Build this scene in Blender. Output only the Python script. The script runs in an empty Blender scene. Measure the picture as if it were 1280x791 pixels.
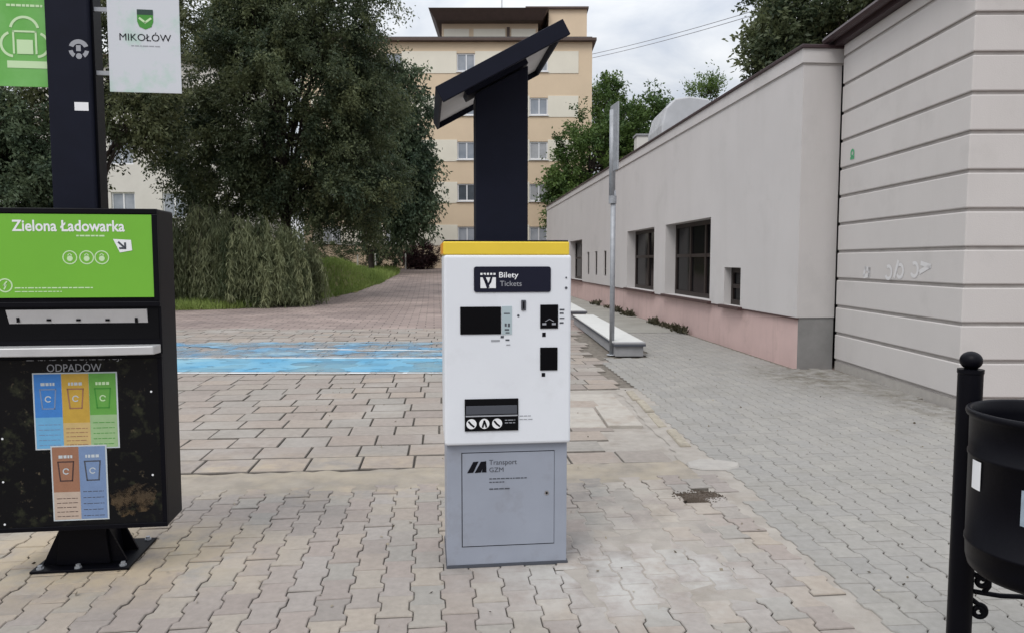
import bpy, bmesh, math, random
import numpy as np
from mathutils import Vector, Matrix
R = math.radians
random.seed(7)
rng = np.random.default_rng(7)
S = bpy.context.scene
C = S.collection

# ------------------------------------------------------------------ camera, sky, sun, exposure
cam_d = bpy.data.cameras.new('camera')
cam = bpy.data.objects.new('camera', cam_d); C.objects.link(cam)
cam.location = (0, 0, 1.5)
cam.rotation_euler = (R(90 - 4.274), 0, 0)
cam_d.sensor_width = 36.0
cam_d.lens = 36.0 * 930.0 / 1280.0
cam_d.clip_start = 0.05
cam_d.clip_end = 2000
S.camera = cam
S.view_settings.view_transform = 'Standard'
S.view_settings.look = 'None'
S.view_settings.exposure = 0.55
S.view_settings.gamma = 1.0
S.view_settings.use_curve_mapping = False

SUN_EL, SUN_AZ = 52.0, 212.0
W = bpy.data.worlds.new('World'); S.world = W; W.use_nodes = True
nt = W.node_tree; nt.nodes.clear()
def wn(t, **k):
    n = nt.nodes.new(t)
    for a, b in k.items(): setattr(n, a, b)
    return n
out = wn('ShaderNodeOutputWorld'); bg = wn('ShaderNodeBackground'); bg.inputs[1].default_value = 0.1
nt.links.new(bg.outputs[0], out.inputs[0])
sky = wn('ShaderNodeTexSky'); sky.sky_type = 'NISHITA'; sky.sun_disc = False
sky.sun_elevation = R(SUN_EL); sky.sun_rotation = R(SUN_AZ); sky.air_density = 1.4; sky.dust_density = 3.0
tc = wn('ShaderNodeTexCoord')
sep = wn('ShaderNodeSeparateXYZ'); nt.links.new(tc.outputs['Generated'], sep.inputs[0])
def wmath(op, a, b=None, c=None):
    n = wn('ShaderNodeMath', operation=op)
    for i, v in enumerate((a, b, c)):
        if v is None: continue
        if isinstance(v, (int, float)): n.inputs[i].default_value = v
        else: nt.links.new(v, n.inputs[i])
    return n.outputs[0]
zc = wmath('MAXIMUM', sep.outputs[2], 0.0)
den = wmath('ADD', zc, 0.22)
cmb = wn('ShaderNodeCombineXYZ')
nt.links.new(wmath('DIVIDE', sep.outputs[0], den), cmb.inputs[0])
nt.links.new(wmath('DIVIDE', sep.outputs[1], den), cmb.inputs[1])
noi = wn('ShaderNodeTexNoise'); noi.inputs['Scale'].default_value = 1.7; noi.inputs['Detail'].default_value = 7
noi.inputs['Roughness'].default_value = 0.58; noi.inputs['Distortion'].default_value = 0.35
nt.links.new(cmb.outputs[0], noi.inputs['Vector'])
rmp = wn('ShaderNodeValToRGB'); nt.links.new(noi.outputs[0], rmp.inputs[0])
rmp.color_ramp.elements[0].position = 0.36; rmp.color_ramp.elements[0].color = (0.60, 0.65, 0.74, 1)
rmp.color_ramp.elements[1].position = 0.62; rmp.color_ramp.elements[1].color = (0.98, 0.99, 1.0, 1)
grad = wmath('MULTIPLY_ADD', zc, 10.5, 4.6)          # overcast sky: brighter towards the zenith
vm = wn('ShaderNodeVectorMath', operation='SCALE')
nt.links.new(rmp.outputs[0], vm.inputs[0]); nt.links.new(grad, vm.inputs['Scale'])
mx = wn('ShaderNodeMix', data_type='RGBA'); mx.inputs[0].default_value = 0.92
nt.links.new(sky.outputs[0], mx.inputs[6]); nt.links.new(vm.outputs[0], mx.inputs[7])
nt.links.new(mx.outputs[2], bg.inputs[0])

sd = bpy.data.lights.new('sun', 'SUN'); sd.energy = 1.0; sd.angle = R(25); sd.color = (1, 0.965, 0.92)
sun = bpy.data.objects.new('sun', sd); C.objects.link(sun)
el, az = R(SUN_EL), R(SUN_AZ)
sun.rotation_euler = Vector((math.sin(az) * math.cos(el), math.cos(az) * math.cos(el), math.sin(el))).to_track_quat('Z', 'Y').to_euler()
sun.location = (-20, -30, 40)

# ------------------------------------------------------------------ materials
def mat(name, col, rough=0.7, var=0.0, scale=4.0, bump=0.0, bscale=60.0, metal=0.0, col2=None, spec=0.4,
        rnd=None, tone=False, stains=(), detail=5, coat=0.0):
    """Principled material; col..col2 mixed by a world-position noise; rnd: per-object tint amount;
    tone: reads the per-face 'tone' attribute; stains: (colour, scale, threshold, centre or None, radius)"""
    m = bpy.data.materials.new(name); m.use_nodes = True
    t = m.node_tree; n = t.nodes; L = t.links
    b = n['Principled BSDF']
    b.inputs['Roughness'].default_value = rough; b.inputs['Metallic'].default_value = metal
    b.inputs['Specular IOR Level'].default_value = spec
    if coat: b.inputs['Coat Weight'].default_value = coat; b.inputs['Coat Roughness'].default_value = 0.08
    geo = n.new('ShaderNodeNewGeometry')
    def noise(sc, det=detail, rg=0.6):
        x = n.new('ShaderNodeTexNoise'); x.inputs['Scale'].default_value = sc; x.inputs['Detail'].default_value = det
        x.inputs['Roughness'].default_value = rg; L.new(geo.outputs['Position'], x.inputs['Vector']); return x
    def mixc(f, a, bb, blend='MIX'):
        x = n.new('ShaderNodeMix'); x.data_type = 'RGBA'; x.blend_type = blend
        for i, v in ((0, f), (6, a), (7, bb)):
            if isinstance(v, (int, float)): x.inputs[i].default_value = v
            elif isinstance(v, tuple): x.inputs[i].default_value = (v[0], v[1], v[2], 1)
            else: L.new(v, x.inputs[i])
        return x.outputs[2]
    def mrange(v, a, bb, c=0.0, d=1.0):
        x = n.new('ShaderNodeMapRange'); L.new(v, x.inputs[0])
        for i, q in enumerate((a, bb, c, d)): x.inputs[i + 1].default_value = q
        return x.outputs[0]
    cur = None
    if col2 is None: col2 = tuple(c * (1 - var) for c in col)
    if var or col2 != tuple(col):
        nz = noise(scale)
        cur = mixc(mrange(nz.outputs[0], 0.3, 0.7), tuple(col), tuple(col2))
    if rnd or tone:
        if tone:
            a = n.new('ShaderNodeAttribute'); a.attribute_name = 'tone'; src = a.outputs['Fac']
        else:
            a = n.new('ShaderNodeObjectInfo'); src = a.outputs['Random']
        rp = n.new('ShaderNodeValToRGB'); L.new(src, rp.inputs[0])
        cs = rnd; rp.color_ramp.interpolation = 'LINEAR'
        while len(rp.color_ramp.elements) < len(cs): rp.color_ramp.elements.new(0.5)
        for i, c in enumerate(cs):
            rp.color_ramp.elements[i].position = i / (len(cs) - 1); rp.color_ramp.elements[i].color = (*c, 1)
        cur = mixc(1.0, cur if cur is not None else tuple(col), rp.outputs[0], 'MULTIPLY')
    for (sc_col, sc_scale, lo, hi, ctr, rad, amt) in stains:
        if ctr == 'drip':                                  # rain streaks: noise stretched down the wall
            mp = n.new('ShaderNodeMapping'); mp.inputs['Scale'].default_value = (1, 1, 0.16); L.new(geo.outputs['Position'], mp.inputs[0])
            nz = n.new('ShaderNodeTexNoise'); nz.inputs['Scale'].default_value = sc_scale; nz.inputs['Detail'].default_value = 6; nz.inputs['Roughness'].default_value = 0.65
            L.new(mp.outputs[0], nz.inputs['Vector']); ctr = None
        else: nz = noise(sc_scale, 6, 0.65)
        f = mrange(nz.outputs[0], lo, hi, 0.0, amt)
        if ctr is not None:
            d = n.new('ShaderNodeVectorMath'); d.operation = 'SUBTRACT'; L.new(geo.outputs['Position'], d.inputs[0]); d.inputs[1].default_value = (*ctr, 0)
            e = n.new('ShaderNodeVectorMath'); e.operation = 'DIVIDE'; L.new(d.outputs[0], e.inputs[0]); e.inputs[1].default_value = (rad[0], rad[1], 10)
            l = n.new('ShaderNodeVectorMath'); l.operation = 'LENGTH'; L.new(e.outputs[0], l.inputs[0])
            fall = mrange(l.outputs['Value'], 1.0, 0.35)
            mm = n.new('ShaderNodeMath'); mm.operation = 'MULTIPLY'; L.new(f, mm.inputs[0]); L.new(fall, mm.inputs[1]); f = mm.outputs[0]
        cur = mixc(f, cur if cur is not None else tuple(col), sc_col)
    if cur is None: b.inputs['Base Color'].default_value = (*col, 1)
    else: L.new(cur, b.inputs['Base Color'])
    if bump:
        nz = noise(bscale, 4); bp = n.new('ShaderNodeBump'); bp.inputs['Strength'].default_value = bump; bp.inputs['Distance'].default_value = 0.01
        L.new(nz.outputs[0], bp.inputs['Height']); L.new(bp.outputs[0], b.inputs['Normal'])
    return m

def leafmat(name, dark, light, trans=0.3):
    m = bpy.data.materials.new(name); m.use_nodes = True
    t = m.node_tree; n = t.nodes; L = t.links; b = n['Principled BSDF']; b.inputs['Roughness'].default_value = 0.55
    b.inputs['Specular IOR Level'].default_value = 0.3
    a = n.new('ShaderNodeAttribute'); a.attribute_name = 'tone'
    r = n.new('ShaderNodeValToRGB'); L.new(a.outputs['Fac'], r.inputs[0])
    r.color_ramp.elements[0].color = (*dark, 1); r.color_ramp.elements[1].color = (*light, 1)
    L.new(r.outputs[0], b.inputs['Base Color'])
    tr = n.new('ShaderNodeBsdfTranslucent'); L.new(r.outputs[0], tr.inputs[0])
    ms = n.new('ShaderNodeMixShader'); ms.inputs[0].default_value = trans
    L.new(b.outputs[0], ms.inputs[1]); L.new(tr.outputs[0], ms.inputs[2]); L.new(ms.outputs[0], n['Material Output'].inputs[0])
    return m

TINT = [(0.80, 0.79, 0.78), (1.0, 0.93, 0.90), (0.93, 0.95, 0.93), (1.12, 1.05, 0.95), (0.90, 0.84, 0.82), (1.06, 1.05, 1.04)]
SAND = (0.44, 0.36, 0.25)
front_stains = [(SAND, 5.0, 0.30, 0.55, (-2.1, 3.7), (1.0, 0.7), 0.85), (SAND, 6.0, 0.42, 0.66, (-1.2, 5.0), (2.2, 0.5), 0.6),
                ((0.45, 0.44, 0.42), 4.5, 0.34, 0.6, (0.55, 3.45), (0.95, 0.6), 0.8), ((0.43, 0.39, 0.34), 3.0, 0.38, 0.6, (0.75, 4.6), (0.6, 1.0), 0.7),
                ((0.12, 0.08, 0.06), 9, 0.5, 0.62, (0.36, 3.72), (0.2, 0.13), 0.8), ((0.20, 0.18, 0.165), 2.6, 0.56, 0.74, None, None, 0.5)]
BP = (0.318, 0.295, 0.275)
M = {}
M['paver'] = mat('concrete_paver', BP, 0.9, 0.18, 26, 0.35, 220, rnd=TINT, stains=front_stains)
M['paver_far'] = mat('concrete_paver_joined', BP, 0.9, 0.18, 26, 0.35, 220, rnd=TINT, tone=True, stains=front_stains)
TINT2 = [(0.90, 0.90, 0.90), (1.0, 0.99, 0.97), (0.95, 0.95, 0.95), (1.05, 1.04, 1.01)]
foot_stains = [((0.20, 0.19, 0.165), 1.5, 0.5, 0.72, None, None, 0.45), ((0.13, 0.115, 0.09), 6, 0.4, 0.6, (3.9, 9.6), (0.9, 1.6), 0.85), ((0.13, 0.115, 0.09), 6, 0.4, 0.62, (4.3, 7.6), (0.45, 1.6), 0.7)]
M['fpaver'] = mat('grey_paver', (0.292, 0.282, 0.266), 0.9, 0.16, 24, 0.3, 220, rnd=TINT2, stains=foot_stains)
M['fpaver_far'] = mat('grey_paver_joined', (0.292, 0.282, 0.266), 0.9, 0.16, 24, 0.3, 220, rnd=TINT2, tone=True, stains=foot_stains)
TINT3 = [(0.86, 0.82, 0.80), (1.0, 0.95, 0.92), (0.95, 0.97, 0.96), (1.08, 1.0, 0.93), (0.92, 0.87, 0.85)]
slab_stains = [(SAND, 4.0, 0.42, 0.7, (-1.2, 5.2), (2.6, 0.6), 0.7), ((0.20, 0.165, 0.145), 2.2, 0.52, 0.74, None, None, 0.6), ((0.42, 0.40, 0.37), 1.1, 0.5, 0.7, None, None, 0.5)]
M['slab'] = mat('paving_slab', (0.305, 0.277, 0.252), 0.9, 0.2, 18, 0.4, 160, rnd=TINT3, stains=slab_stains)
M['slab_far'] = mat('paving_slab_joined', (0.305, 0.277, 0.252), 0.9, 0.2, 18, 0.4, 160, rnd=TINT3, tone=True, stains=slab_stains)
M['bigslab'] = mat('pale_slab', (0.40, 0.37, 0.33), 0.9, 0.18, 9, 0.3, 150, stains=[((0.24, 0.19, 0.15), 3, 0.5, 0.7, None, None, 0.6)])
M['sand'] = mat('joint_sand', (0.21, 0.185, 0.155), 1.0, 0.5, 14, 0.6, 200)
M['mortar'] = mat('smeared_mortar', (0.36, 0.33, 0.295), 0.95, 0.22, 7, 0.5, 140, stains=[((0.22, 0.19, 0.16), 4, 0.5, 0.68, None, None, 0.6)])
M['sandseam'] = mat('yellow_sand', (0.35, 0.31, 0.26), 1.0, 0.3, 5, 0.6, 160, stains=[((0.41, 0.35, 0.26), 2.2, 0.45, 0.65, None, None, 0.6)])
M['joint'] = mat('dirty_joint_edge', (0.20, 0.178, 0.155), 1.0, 0.4, 12, 0.5, 160)
M['earth'] = mat('dark_earth', (0.11, 0.085, 0.065), 1.0, 0.5, 40, 0.9, 120)
M['kerb'] = mat('sandy_kerb', (0.375, 0.335, 0.27), 0.9, 0.35, 16, 0.4, 120)
M['palestone'] = mat('pale_concrete', (0.385, 0.362, 0.335), 0.9, 0.15, 12, 0.4, 150)
M['white'] = mat('white_powder_coat', (0.70, 0.725, 0.77), 0.38, 0.05, 3, 0.03, 400, stains=[((0.50, 0.51, 0.53), 5, 0.55, 0.8, None, None, 0.35)])
M['grey'] = mat('grey_powder_coat', (0.29, 0.315, 0.375), 0.45, 0.08, 5, 0.05, 400, stains=[((0.20, 0.20, 0.215), 6, 0.55, 0.75, None, None, 0.5)])
M['yellow'] = mat('yellow_paint', (0.76, 0.55, 0.045), 0.4, 0.08, 6)
M['orange'] = mat('orange_paint', (0.70, 0.30, 0.02), 0.45, 0.1, 8)
M['navy'] = mat('dark_navy_paint', (0.0075, 0.009, 0.019), 0.6, 0.2, 8, 0.03, 300, spec=0.12)
M['navysign'] = mat('navy_sign', (0.010, 0.011, 0.024), 0.45, spec=0.15)
M['black'] = mat('black_paint', (0.0035, 0.0035, 0.006), 0.42, 0.2, 10, 0.05, 200, spec=0.10)
M['screen'] = mat('dark_screen', (0.003, 0.003, 0.004), 0.35, spec=0.08)
M['slot'] = mat('matt_black', (0.004, 0.004, 0.005), 0.7, spec=0.08)
M['printw'] = mat('white_print', (0.75, 0.76, 0.78), 0.6)
M['printg'] = mat('grey_print', (0.30, 0.31, 0.34), 0.6)
M['printk'] = mat('black_print', (0.006, 0.006, 0.009), 0.6, spec=0.1)
M['printd'] = mat('dark_grey_print', (0.075, 0.08, 0.095), 0.6, spec=0.1)
M['teal'] = mat('pale_teal_print', (0.38, 0.46, 0.49), 0.5)
M['steel'] = mat('brushed_steel', (0.55, 0.55, 0.56), 0.33, 0.2, 10, metal=1.0)
M['alu'] = mat('satin_aluminium', (0.62, 0.62, 0.63), 0.45, 0.12, 9, metal=0.6)
M['galv'] = mat('galvanised_steel', (0.36, 0.375, 0.40), 0.55, 0.25, 14, metal=0.35)
M['under'] = mat('panel_backsheet', (0.60, 0.61, 0.63), 0.6, 0.15, 6)
M['cell'] = mat('solar_cell', (0.01, 0.014, 0.03), 0.15)
M['lime'] = mat('green_screen_print', (0.16, 0.44, 0.035), 0.42, 0.06, 4)
M['signgreen'] = mat('green_sign_print', (0.10, 0.36, 0.05), 0.5, 0.15, 5, col2=(0.17, 0.44, 0.12))
M['signwhite'] = mat('white_sign_print', (0.56, 0.585, 0.625), 0.5, 0.0, 5.5, stains=[((0.30, 0.55, 0.40), 5, 0.52, 0.72, None, None, 0.75)])
M['crest'] = mat('crest_green', (0.05, 0.25, 0.03), 0.6)
M['crestd'] = mat('crest_dark', (0.02, 0.05, 0.04), 0.6)
M['lightprint'] = mat('pale_green_print', (0.52, 0.70, 0.42), 0.6)
M['forest'] = mat('forest_poster', (0.005, 0.005, 0.006), 0.35, 0.0, 9, spec=0.15, stains=[((0.05, 0.055, 0.03), 14, 0.55, 0.75, None, None, 0.7), ((0.17, 0.14, 0.09), 30, 0.62, 0.72, None, None, 0.5)])
M['leaflitter'] = mat('brown_leaf_print', (0.03, 0.02, 0.01), 0.3, 0.0, 26, col2=(0.30, 0.16, 0.045))
M['pblue'] = mat('blue_paper', (0.045, 0.20, 0.55), 0.6, 0.1, 30)
M['pblue2'] = mat('light_blue_paper', (0.14, 0.38, 0.62), 0.6, 0.1, 30)
M['pyel'] = mat('yellow_paper', (0.52, 0.33, 0.05), 0.6, 0.12, 30)
M['pyel2'] = mat('pale_yellow_paper', (0.55, 0.40, 0.17), 0.6, 0.12, 30)
M['pgrn'] = mat('green_paper', (0.12, 0.35, 0.06), 0.6, 0.1, 30)
M['pgrn2'] = mat('pale_green_paper', (0.30, 0.46, 0.23), 0.6, 0.1, 30)
M['pbrn'] = mat('brown_paper', (0.31, 0.15, 0.09), 0.6, 0.12, 30)
M['pbrn2'] = mat('pale_brown_paper', (0.48, 0.38, 0.31), 0.6, 0.1, 30)
M['pgry'] = mat('grey_blue_paper', (0.17, 0.25, 0.42), 0.6, 0.1, 30)
M['paper'] = mat('paper_edge', (0.50, 0.55, 0.58), 0.6, 0.1, 20)
M['bluepaint'] = None
M['wall'] = mat('pale_plaster', (0.53, 0.508, 0.50), 0.92, 0.06, 0.8, 0.25, 90, stains=[((0.36, 0.35, 0.34), 0.9, 0.55, 0.8, None, None, 0.45), ((0.42, 0.405, 0.385), 1.6, 0.5, 0.8, 'drip', None, 0.35)])
M['ribwall'] = mat('banded_plaster', (0.525, 0.50, 0.485), 0.92, 0.06, 1.0, 0.2, 90, stains=[((0.36, 0.345, 0.33), 1.1, 0.55, 0.8, None, None, 0.5), ((0.41, 0.39, 0.37), 1.9, 0.5, 0.8, 'drip', None, 0.35)])
M['ribcore'] = mat('groove_plaster', (0.44, 0.41, 0.39), 0.95, 0.2, 5)
M['pink'] = mat('pink_plinth_plaster', (0.56, 0.41, 0.385), 0.9, 0.1, 2, 0.2, 90, stains=[((0.26, 0.20, 0.17), 2.4, 0.58, 0.8, None, None, 0.4), ((0.30, 0.22, 0.19), 5, 0.52, 0.72, 'drip', None, 0.4)])
M['greyplinth'] = mat('grey_plinth_plaster', (0.27, 0.265, 0.26), 0.92, 0.25, 3, 0.2, 90)
M['maroon'] = mat('maroon_flashing', (0.045, 0.025, 0.028), 0.5, 0.3, 5)
M['brownframe'] = mat('dark_brown_wood', (0.022, 0.014, 0.012), 0.5, 0.3, 12)
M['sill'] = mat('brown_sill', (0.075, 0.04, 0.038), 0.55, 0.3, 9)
M['darkglass'] = mat('dark_window_glass', (0.006, 0.006, 0.007), 0.12, 0.3, 3, spec=0.07)
M['curtain'] = mat('curtain_cloth', (0.10, 0.095, 0.095), 0.9, 0.3, 8)
M['rooftile'] = mat('brown_roof_tile', (0.085, 0.045, 0.042), 0.7, 0.3, 4)
M['roofflat'] = mat('roof_felt', (0.08, 0.08, 0.085), 0.9, 0.3, 2)
M['peach'] = mat('peach_plaster', (0.67, 0.535, 0.385), 0.92, 0.06, 1, 0.1, 30)
M['cream'] = mat('cream_plaster', (0.74, 0.70, 0.60), 0.92, 0.06, 1, 0.1, 30)
M['cornice'] = mat('brown_cornice', (0.095, 0.065, 0.055), 0.7, 0.2, 3)
M['winwhite'] = mat('white_window_frame', (0.70, 0.71, 0.73), 0.5)
M['winpane'] = mat('curtained_window_glass', (0.20, 0.23, 0.27), 0.15, 0.4, 0.9, col2=(0.36, 0.38, 0.42))
M['winpane2'] = mat('dim_window_glass', (0.09, 0.105, 0.125), 0.12, 0.4, 1.2)
M['winpane3'] = mat('net_curtain_window', (0.42, 0.43, 0.45), 0.2, 0.3, 1.6)
M['palewall'] = mat('pale_far_plaster', (0.62, 0.60, 0.56), 0.9, 0.1, 1)
M['bark'] = mat('bark', (0.045, 0.035, 0.028), 0.95, 0.4, 6, 0.8, 30)
M['grassblade'] = leafmat('grass_blades', (0.10, 0.165, 0.035), (0.29, 0.37, 0.11), 0.45)
M['weed'] = leafmat('weed_leaves', (0.03, 0.03, 0.016), (0.085, 0.075, 0.045), 0.3)
M['drygrass'] = mat('lawn_earth', (0.10, 0.13, 0.04), 1.0, 0.0, 1.6, 0.8, 40, col2=(0.24, 0.20, 0.09))
M['dome'] = mat('weathered_dome_metal', (0.48, 0.49, 0.51), 0.6, 0.2, 1.5, metal=0.1)
M['benchtop'] = mat('white_bench_top', (0.56, 0.56, 0.54), 0.8, 0.08, 4, 0.1, 60)
M['benchbase'] = mat('grey_bench_base', (0.30, 0.30, 0.31), 0.9, 0.2, 5)
M['cable'] = mat('cable_rubber', (0.22, 0.22, 0.24), 0.7)
M['tag'] = mat('white_spray_paint', (0.60, 0.59, 0.59), 0.8)
M['emblemblue'] = mat('pale_blue_emblem', (0.30, 0.37, 0.44), 0.5, 0.3, 30)
M['greensticker'] = mat('green_sticker', (0.08, 0.33, 0.16), 0.6)

def paint_material(name, ca, cb, wear_lo, wear_hi, sc, cell=0.35):
    m = bpy.data.materials.new(name); m.use_nodes = True
    t = m.node_tree; n = t.nodes; L = t.links; b = n['Principled BSDF']; b.inputs['Roughness'].default_value = 0.8
    g = n.new('ShaderNodeNewGeometry')
    n1 = n.new('ShaderNodeTexNoise'); n1.inputs['Scale'].default_value = 1.3; n1.inputs['Detail'].default_value = 5; L.new(g.outputs['Position'], n1.inputs['Vector'])
    r = n.new('ShaderNodeValToRGB'); r.color_ramp.elements[0].position = 0.35; r.color_ramp.elements[1].position = 0.68
    r.color_ramp.elements[0].color = (*ca, 1); r.color_ramp.elements[1].color = (*cb, 1)
    L.new(n1.outputs[0], r.inputs[0]); L.new(r.outputs[0], b.inputs['Base Color'])
    n2 = n.new('ShaderNodeTexNoise'); n2.inputs['Scale'].default_value = sc; n2.inputs['Detail'].default_value = 7; n2.inputs['Roughness'].default_value = 0.7
    L.new(g.outputs['Position'], n2.inputs['Vector'])
    mr = n.new('ShaderNodeMapRange'); mr.inputs[1].default_value = wear_lo; mr.inputs[2].default_value = wear_hi; mr.inputs[3].default_value = 1; mr.inputs[4].default_value = 0
    L.new(n2.outputs[0], mr.inputs[0]); vo = n.new('ShaderNodeTexVoronoi'); vo.inputs['Scale'].default_value = 2.4; vo.distance = 'CHEBYCHEV'; L.new(g.outputs['Position'], vo.inputs['Vector'])   # wear goes slab by slab
    sp_ = n.new('ShaderNodeSeparateColor'); L.new(vo.outputs['Color'], sp_.inputs[0])
    m2 = n.new('ShaderNodeMapRange'); m2.inputs[1].default_value = 0.05; m2.inputs[2].default_value = 0.5; m2.inputs[3].default_value = cell; m2.inputs[4].default_value = 1.0; L.new(sp_.outputs[0], m2.inputs[0])
    mm = n.new('ShaderNodeMath'); mm.operation = 'MULTIPLY'; L.new(mr.outputs[0], mm.inputs[0]); L.new(m2.outputs[0], mm.inputs[1]); L.new(mm.outputs[0], b.inputs['Alpha'])
    return m
M['leafalpha'] = paint_material('brown_leaf_litter_print', (0.02, 0.014, 0.008), (0.16, 0.095, 0.035), 0.42, 0.60, 22.0, 0.9)
M['bluepaint'] = paint_material('blue_road_paint', (0.085, 0.28, 0.44), (0.19, 0.36, 0.44), 0.56, 0.74, 3.0, 0.6)
M['bluefaded'] = paint_material('faded_blue_road_paint', (0.10, 0.27, 0.44), (0.24, 0.34, 0.39), 0.42, 0.66, 1.5, 0.15)
M['whitepaint'] = paint_material('worn_white_road_paint', (0.55, 0.57, 0.58), (0.60, 0.62, 0.62), 0.54, 0.70, 4.0, 0.6)

# far paving: pieces too small to pick apart, so a brick pattern in the material
def far_paving():
    m = bpy.data.materials.new('far_paving'); m.use_nodes = True
    t = m.node_tree; n = t.nodes; L = t.links; b = n['Principled BSDF']; b.inputs['Roughness'].default_value = 0.9
    g = n.new('ShaderNodeNewGeometry')
    br = n.new('ShaderNodeTexBrick'); br.inputs['Scale'].default_value = 1.0; br.inputs['Brick Width'].default_value = 0.4; br.inputs['Row Height'].default_value = 0.34
    br.inputs['Mortar Size'].default_value = 0.012; br.inputs['Color1'].default_value = (0.31, 0.255, 0.235, 1); br.inputs['Color2'].default_value = (0.255, 0.205, 0.19, 1)
    br.inputs['Mortar'].default_value = (0.12, 0.10, 0.085, 1)
    mp = n.new('ShaderNodeMapping'); mp.inputs['Rotation'].default_value = (0, 0, R(-6)); L.new(g.outputs['Position'], mp.inputs[0]); L.new(mp.outputs[0], br.inputs['Vector'])
    n1 = n.new('ShaderNodeTexNoise'); n1.inputs['Scale'].default_value = 0.6; n1.inputs['Detail'].default_value = 7; n1.inputs['Roughness'].default_value = 0.65; L.new(g.outputs['Position'], n1.inputs['Vector'])
    r = n.new('ShaderNodeValToRGB'); r.color_ramp.elements[0].position = 0.33; r.color_ramp.elements[1].position = 0.68
    r.color_ramp.elements[0].color = (0.62, 0.60, 0.60, 1); r.color_ramp.elements[1].color = (1.18, 1.14, 1.10, 1); L.new(n1.outputs[0], r.inputs[0])
    mx = n.new('ShaderNodeMix'); mx.data_type = 'RGBA'; mx.blend_type = 'MULTIPLY'; mx.inputs[0].default_value = 1
    L.new(br.outputs['Color'], mx.inputs[6]); L.new(r.outputs[0], mx.inputs[7]); L.new(mx.outputs[2], b.inputs['Base Color'])
    return m
M['farpave'] = far_paving()
M['farwalk'] = mat('worn_footpath', (0.30, 0.29, 0.26), 0.92, 0.2, 1.2, 0.3, 60, stains=[((0.18, 0.17, 0.14), 0.8, 0.5, 0.72, None, None, 0.5)])

# ------------------------------------------------------------------ mesh helpers
class MB:
    def __init__(s): s.v = []; s.f = []; s.mi = []
    def add(s, vs, fs, mi=0):
        o = len(s.v); s.v += [tuple(v) for v in vs]; s.f += [tuple(i + o for i in f) for f in fs]; s.mi += [mi] * len(fs)
        return s
    def box(s, x0, x1, y0, y1, z0, z1, mi=0):
        v = [(x0,y0,z0),(x1,y0,z0),(x1,y1,z0),(x0,y1,z0),(x0,y0,z1),(x1,y0,z1),(x1,y1,z1),(x0,y1,z1)]
        return s.add(v, [(0,3,2,1),(4,5,6,7),(0,1,5,4),(1,2,6,5),(2,3,7,6),(3,0,4,7)], mi)
    def prism(s, pts, z0, z1, mi=0):                       # polygon (counter-clockwise) in xy
        n = len(pts); v = [(p[0], p[1], z0) for p in pts] + [(p[0], p[1], z1) for p in pts]
        f = [tuple(reversed(range(n))), tuple(range(n, 2*n))] + [(i, (i+1) % n, (i+1) % n + n, i + n) for i in range(n)]
        return s.add(v, f, mi)
    def plate(s, pts, y0, y1, mi=0):                       # polygon in xz (counter-clockwise seen from -y), y0 front
        n = len(pts); v = [(p[0], y0, p[1]) for p in pts] + [(p[0], y1, p[1]) for p in pts]
        f = [tuple(range(n)), tuple(reversed(range(n, 2*n)))] + [((i+1) % n, i, i + n, (i+1) % n + n) for i in range(n)]
        return s.add(v, f, mi)
    def lathe(s, prof, n=32, c=(0, 0), mi=0):              # (r, z) profile
        v = []; f = []
        for r, z in prof:
            for k in range(n):
                a = 2*math.pi*k/n; v.append((c[0] + r*math.cos(a), c[1] + r*math.sin(a), z))
        for i in range(len(prof) - 1):
            for k in range(n):
                k2 = (k+1) % n; f.append((i*n+k, i*n+k2, (i+1)*n+k2, (i+1)*n+k))
        return s.add(v, f, mi)
    def tube(s, pts, rad, n=8, mi=0, cap=True):
        pts = [Vector(p) for p in pts]; m = len(pts)
        if not hasattr(rad, '__len__'): rad = [rad] * m
        v = []; f = []; up = None
        for i, p in enumerate(pts):
            d = (pts[min(i+1, m-1)] - pts[max(i-1, 0)]).normalized()
            if up is None: up = d.orthogonal().normalized()
            up = (up - d * up.dot(d)).normalized(); w = d.cross(up)
            for k in range(n):
                a = 2*math.pi*k/n; v.append(p + (up*math.cos(a) + w*math.sin(a)) * rad[i])
        for i in range(m - 1):
            for k in range(n):
                k2 = (k+1) % n; f.append((i*n+k, i*n+k2, (i+1)*n+k2, (i+1)*n+k))
        if cap: f.append(tuple(reversed(range(n)))); f.append(tuple(range((m-1)*n, m*n)))
        return s.add(v, f, mi)
    def build(s, name, m, parent=None, smooth=False, bevel=0.0, seg=2, kind=None):
        me = bpy.data.meshes.new(name); me.from_pydata(s.v, [], s.f)
        for mm in (m if isinstance(m, (list, tuple)) else [m]): me.materials.append(M[mm])
        me.polygons.foreach_set('material_index', s.mi)
        if smooth: me.polygons.foreach_set('use_smooth', [True] * len(s.f))
        me.update()
        o = bpy.data.objects.new(name, me); C.objects.link(o)
        if parent is not None: o.parent = parent
        if bevel:
            b = o.modifiers.new('bevel', 'BEVEL'); b.width = bevel; b.segments = seg; b.limit_method = 'ANGLE'; b.angle_limit = R(40)
        if kind: o['kind'] = kind
        return o

def tag(o, label, cat, group=None):
    o['label'] = label; o['category'] = cat
    if group: o['group'] = group
    return o
def thing(name, label, cat, loc=(0, 0, 0), rz=0.0, group=None):
    o = bpy.data.objects.new(name, None); C.objects.link(o); o.location = loc; o.rotation_euler = (0, 0, rz); o.empty_display_size = 0.2
    return tag(o, label, cat, group)
def box(name, m, parent, x0, x1, y0, y1, z0, z1, bevel=0.0, **k):
    return MB().box(x0, x1, y0, y1, z0, z1).build(name, m, parent, bevel=bevel, **k)

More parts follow.
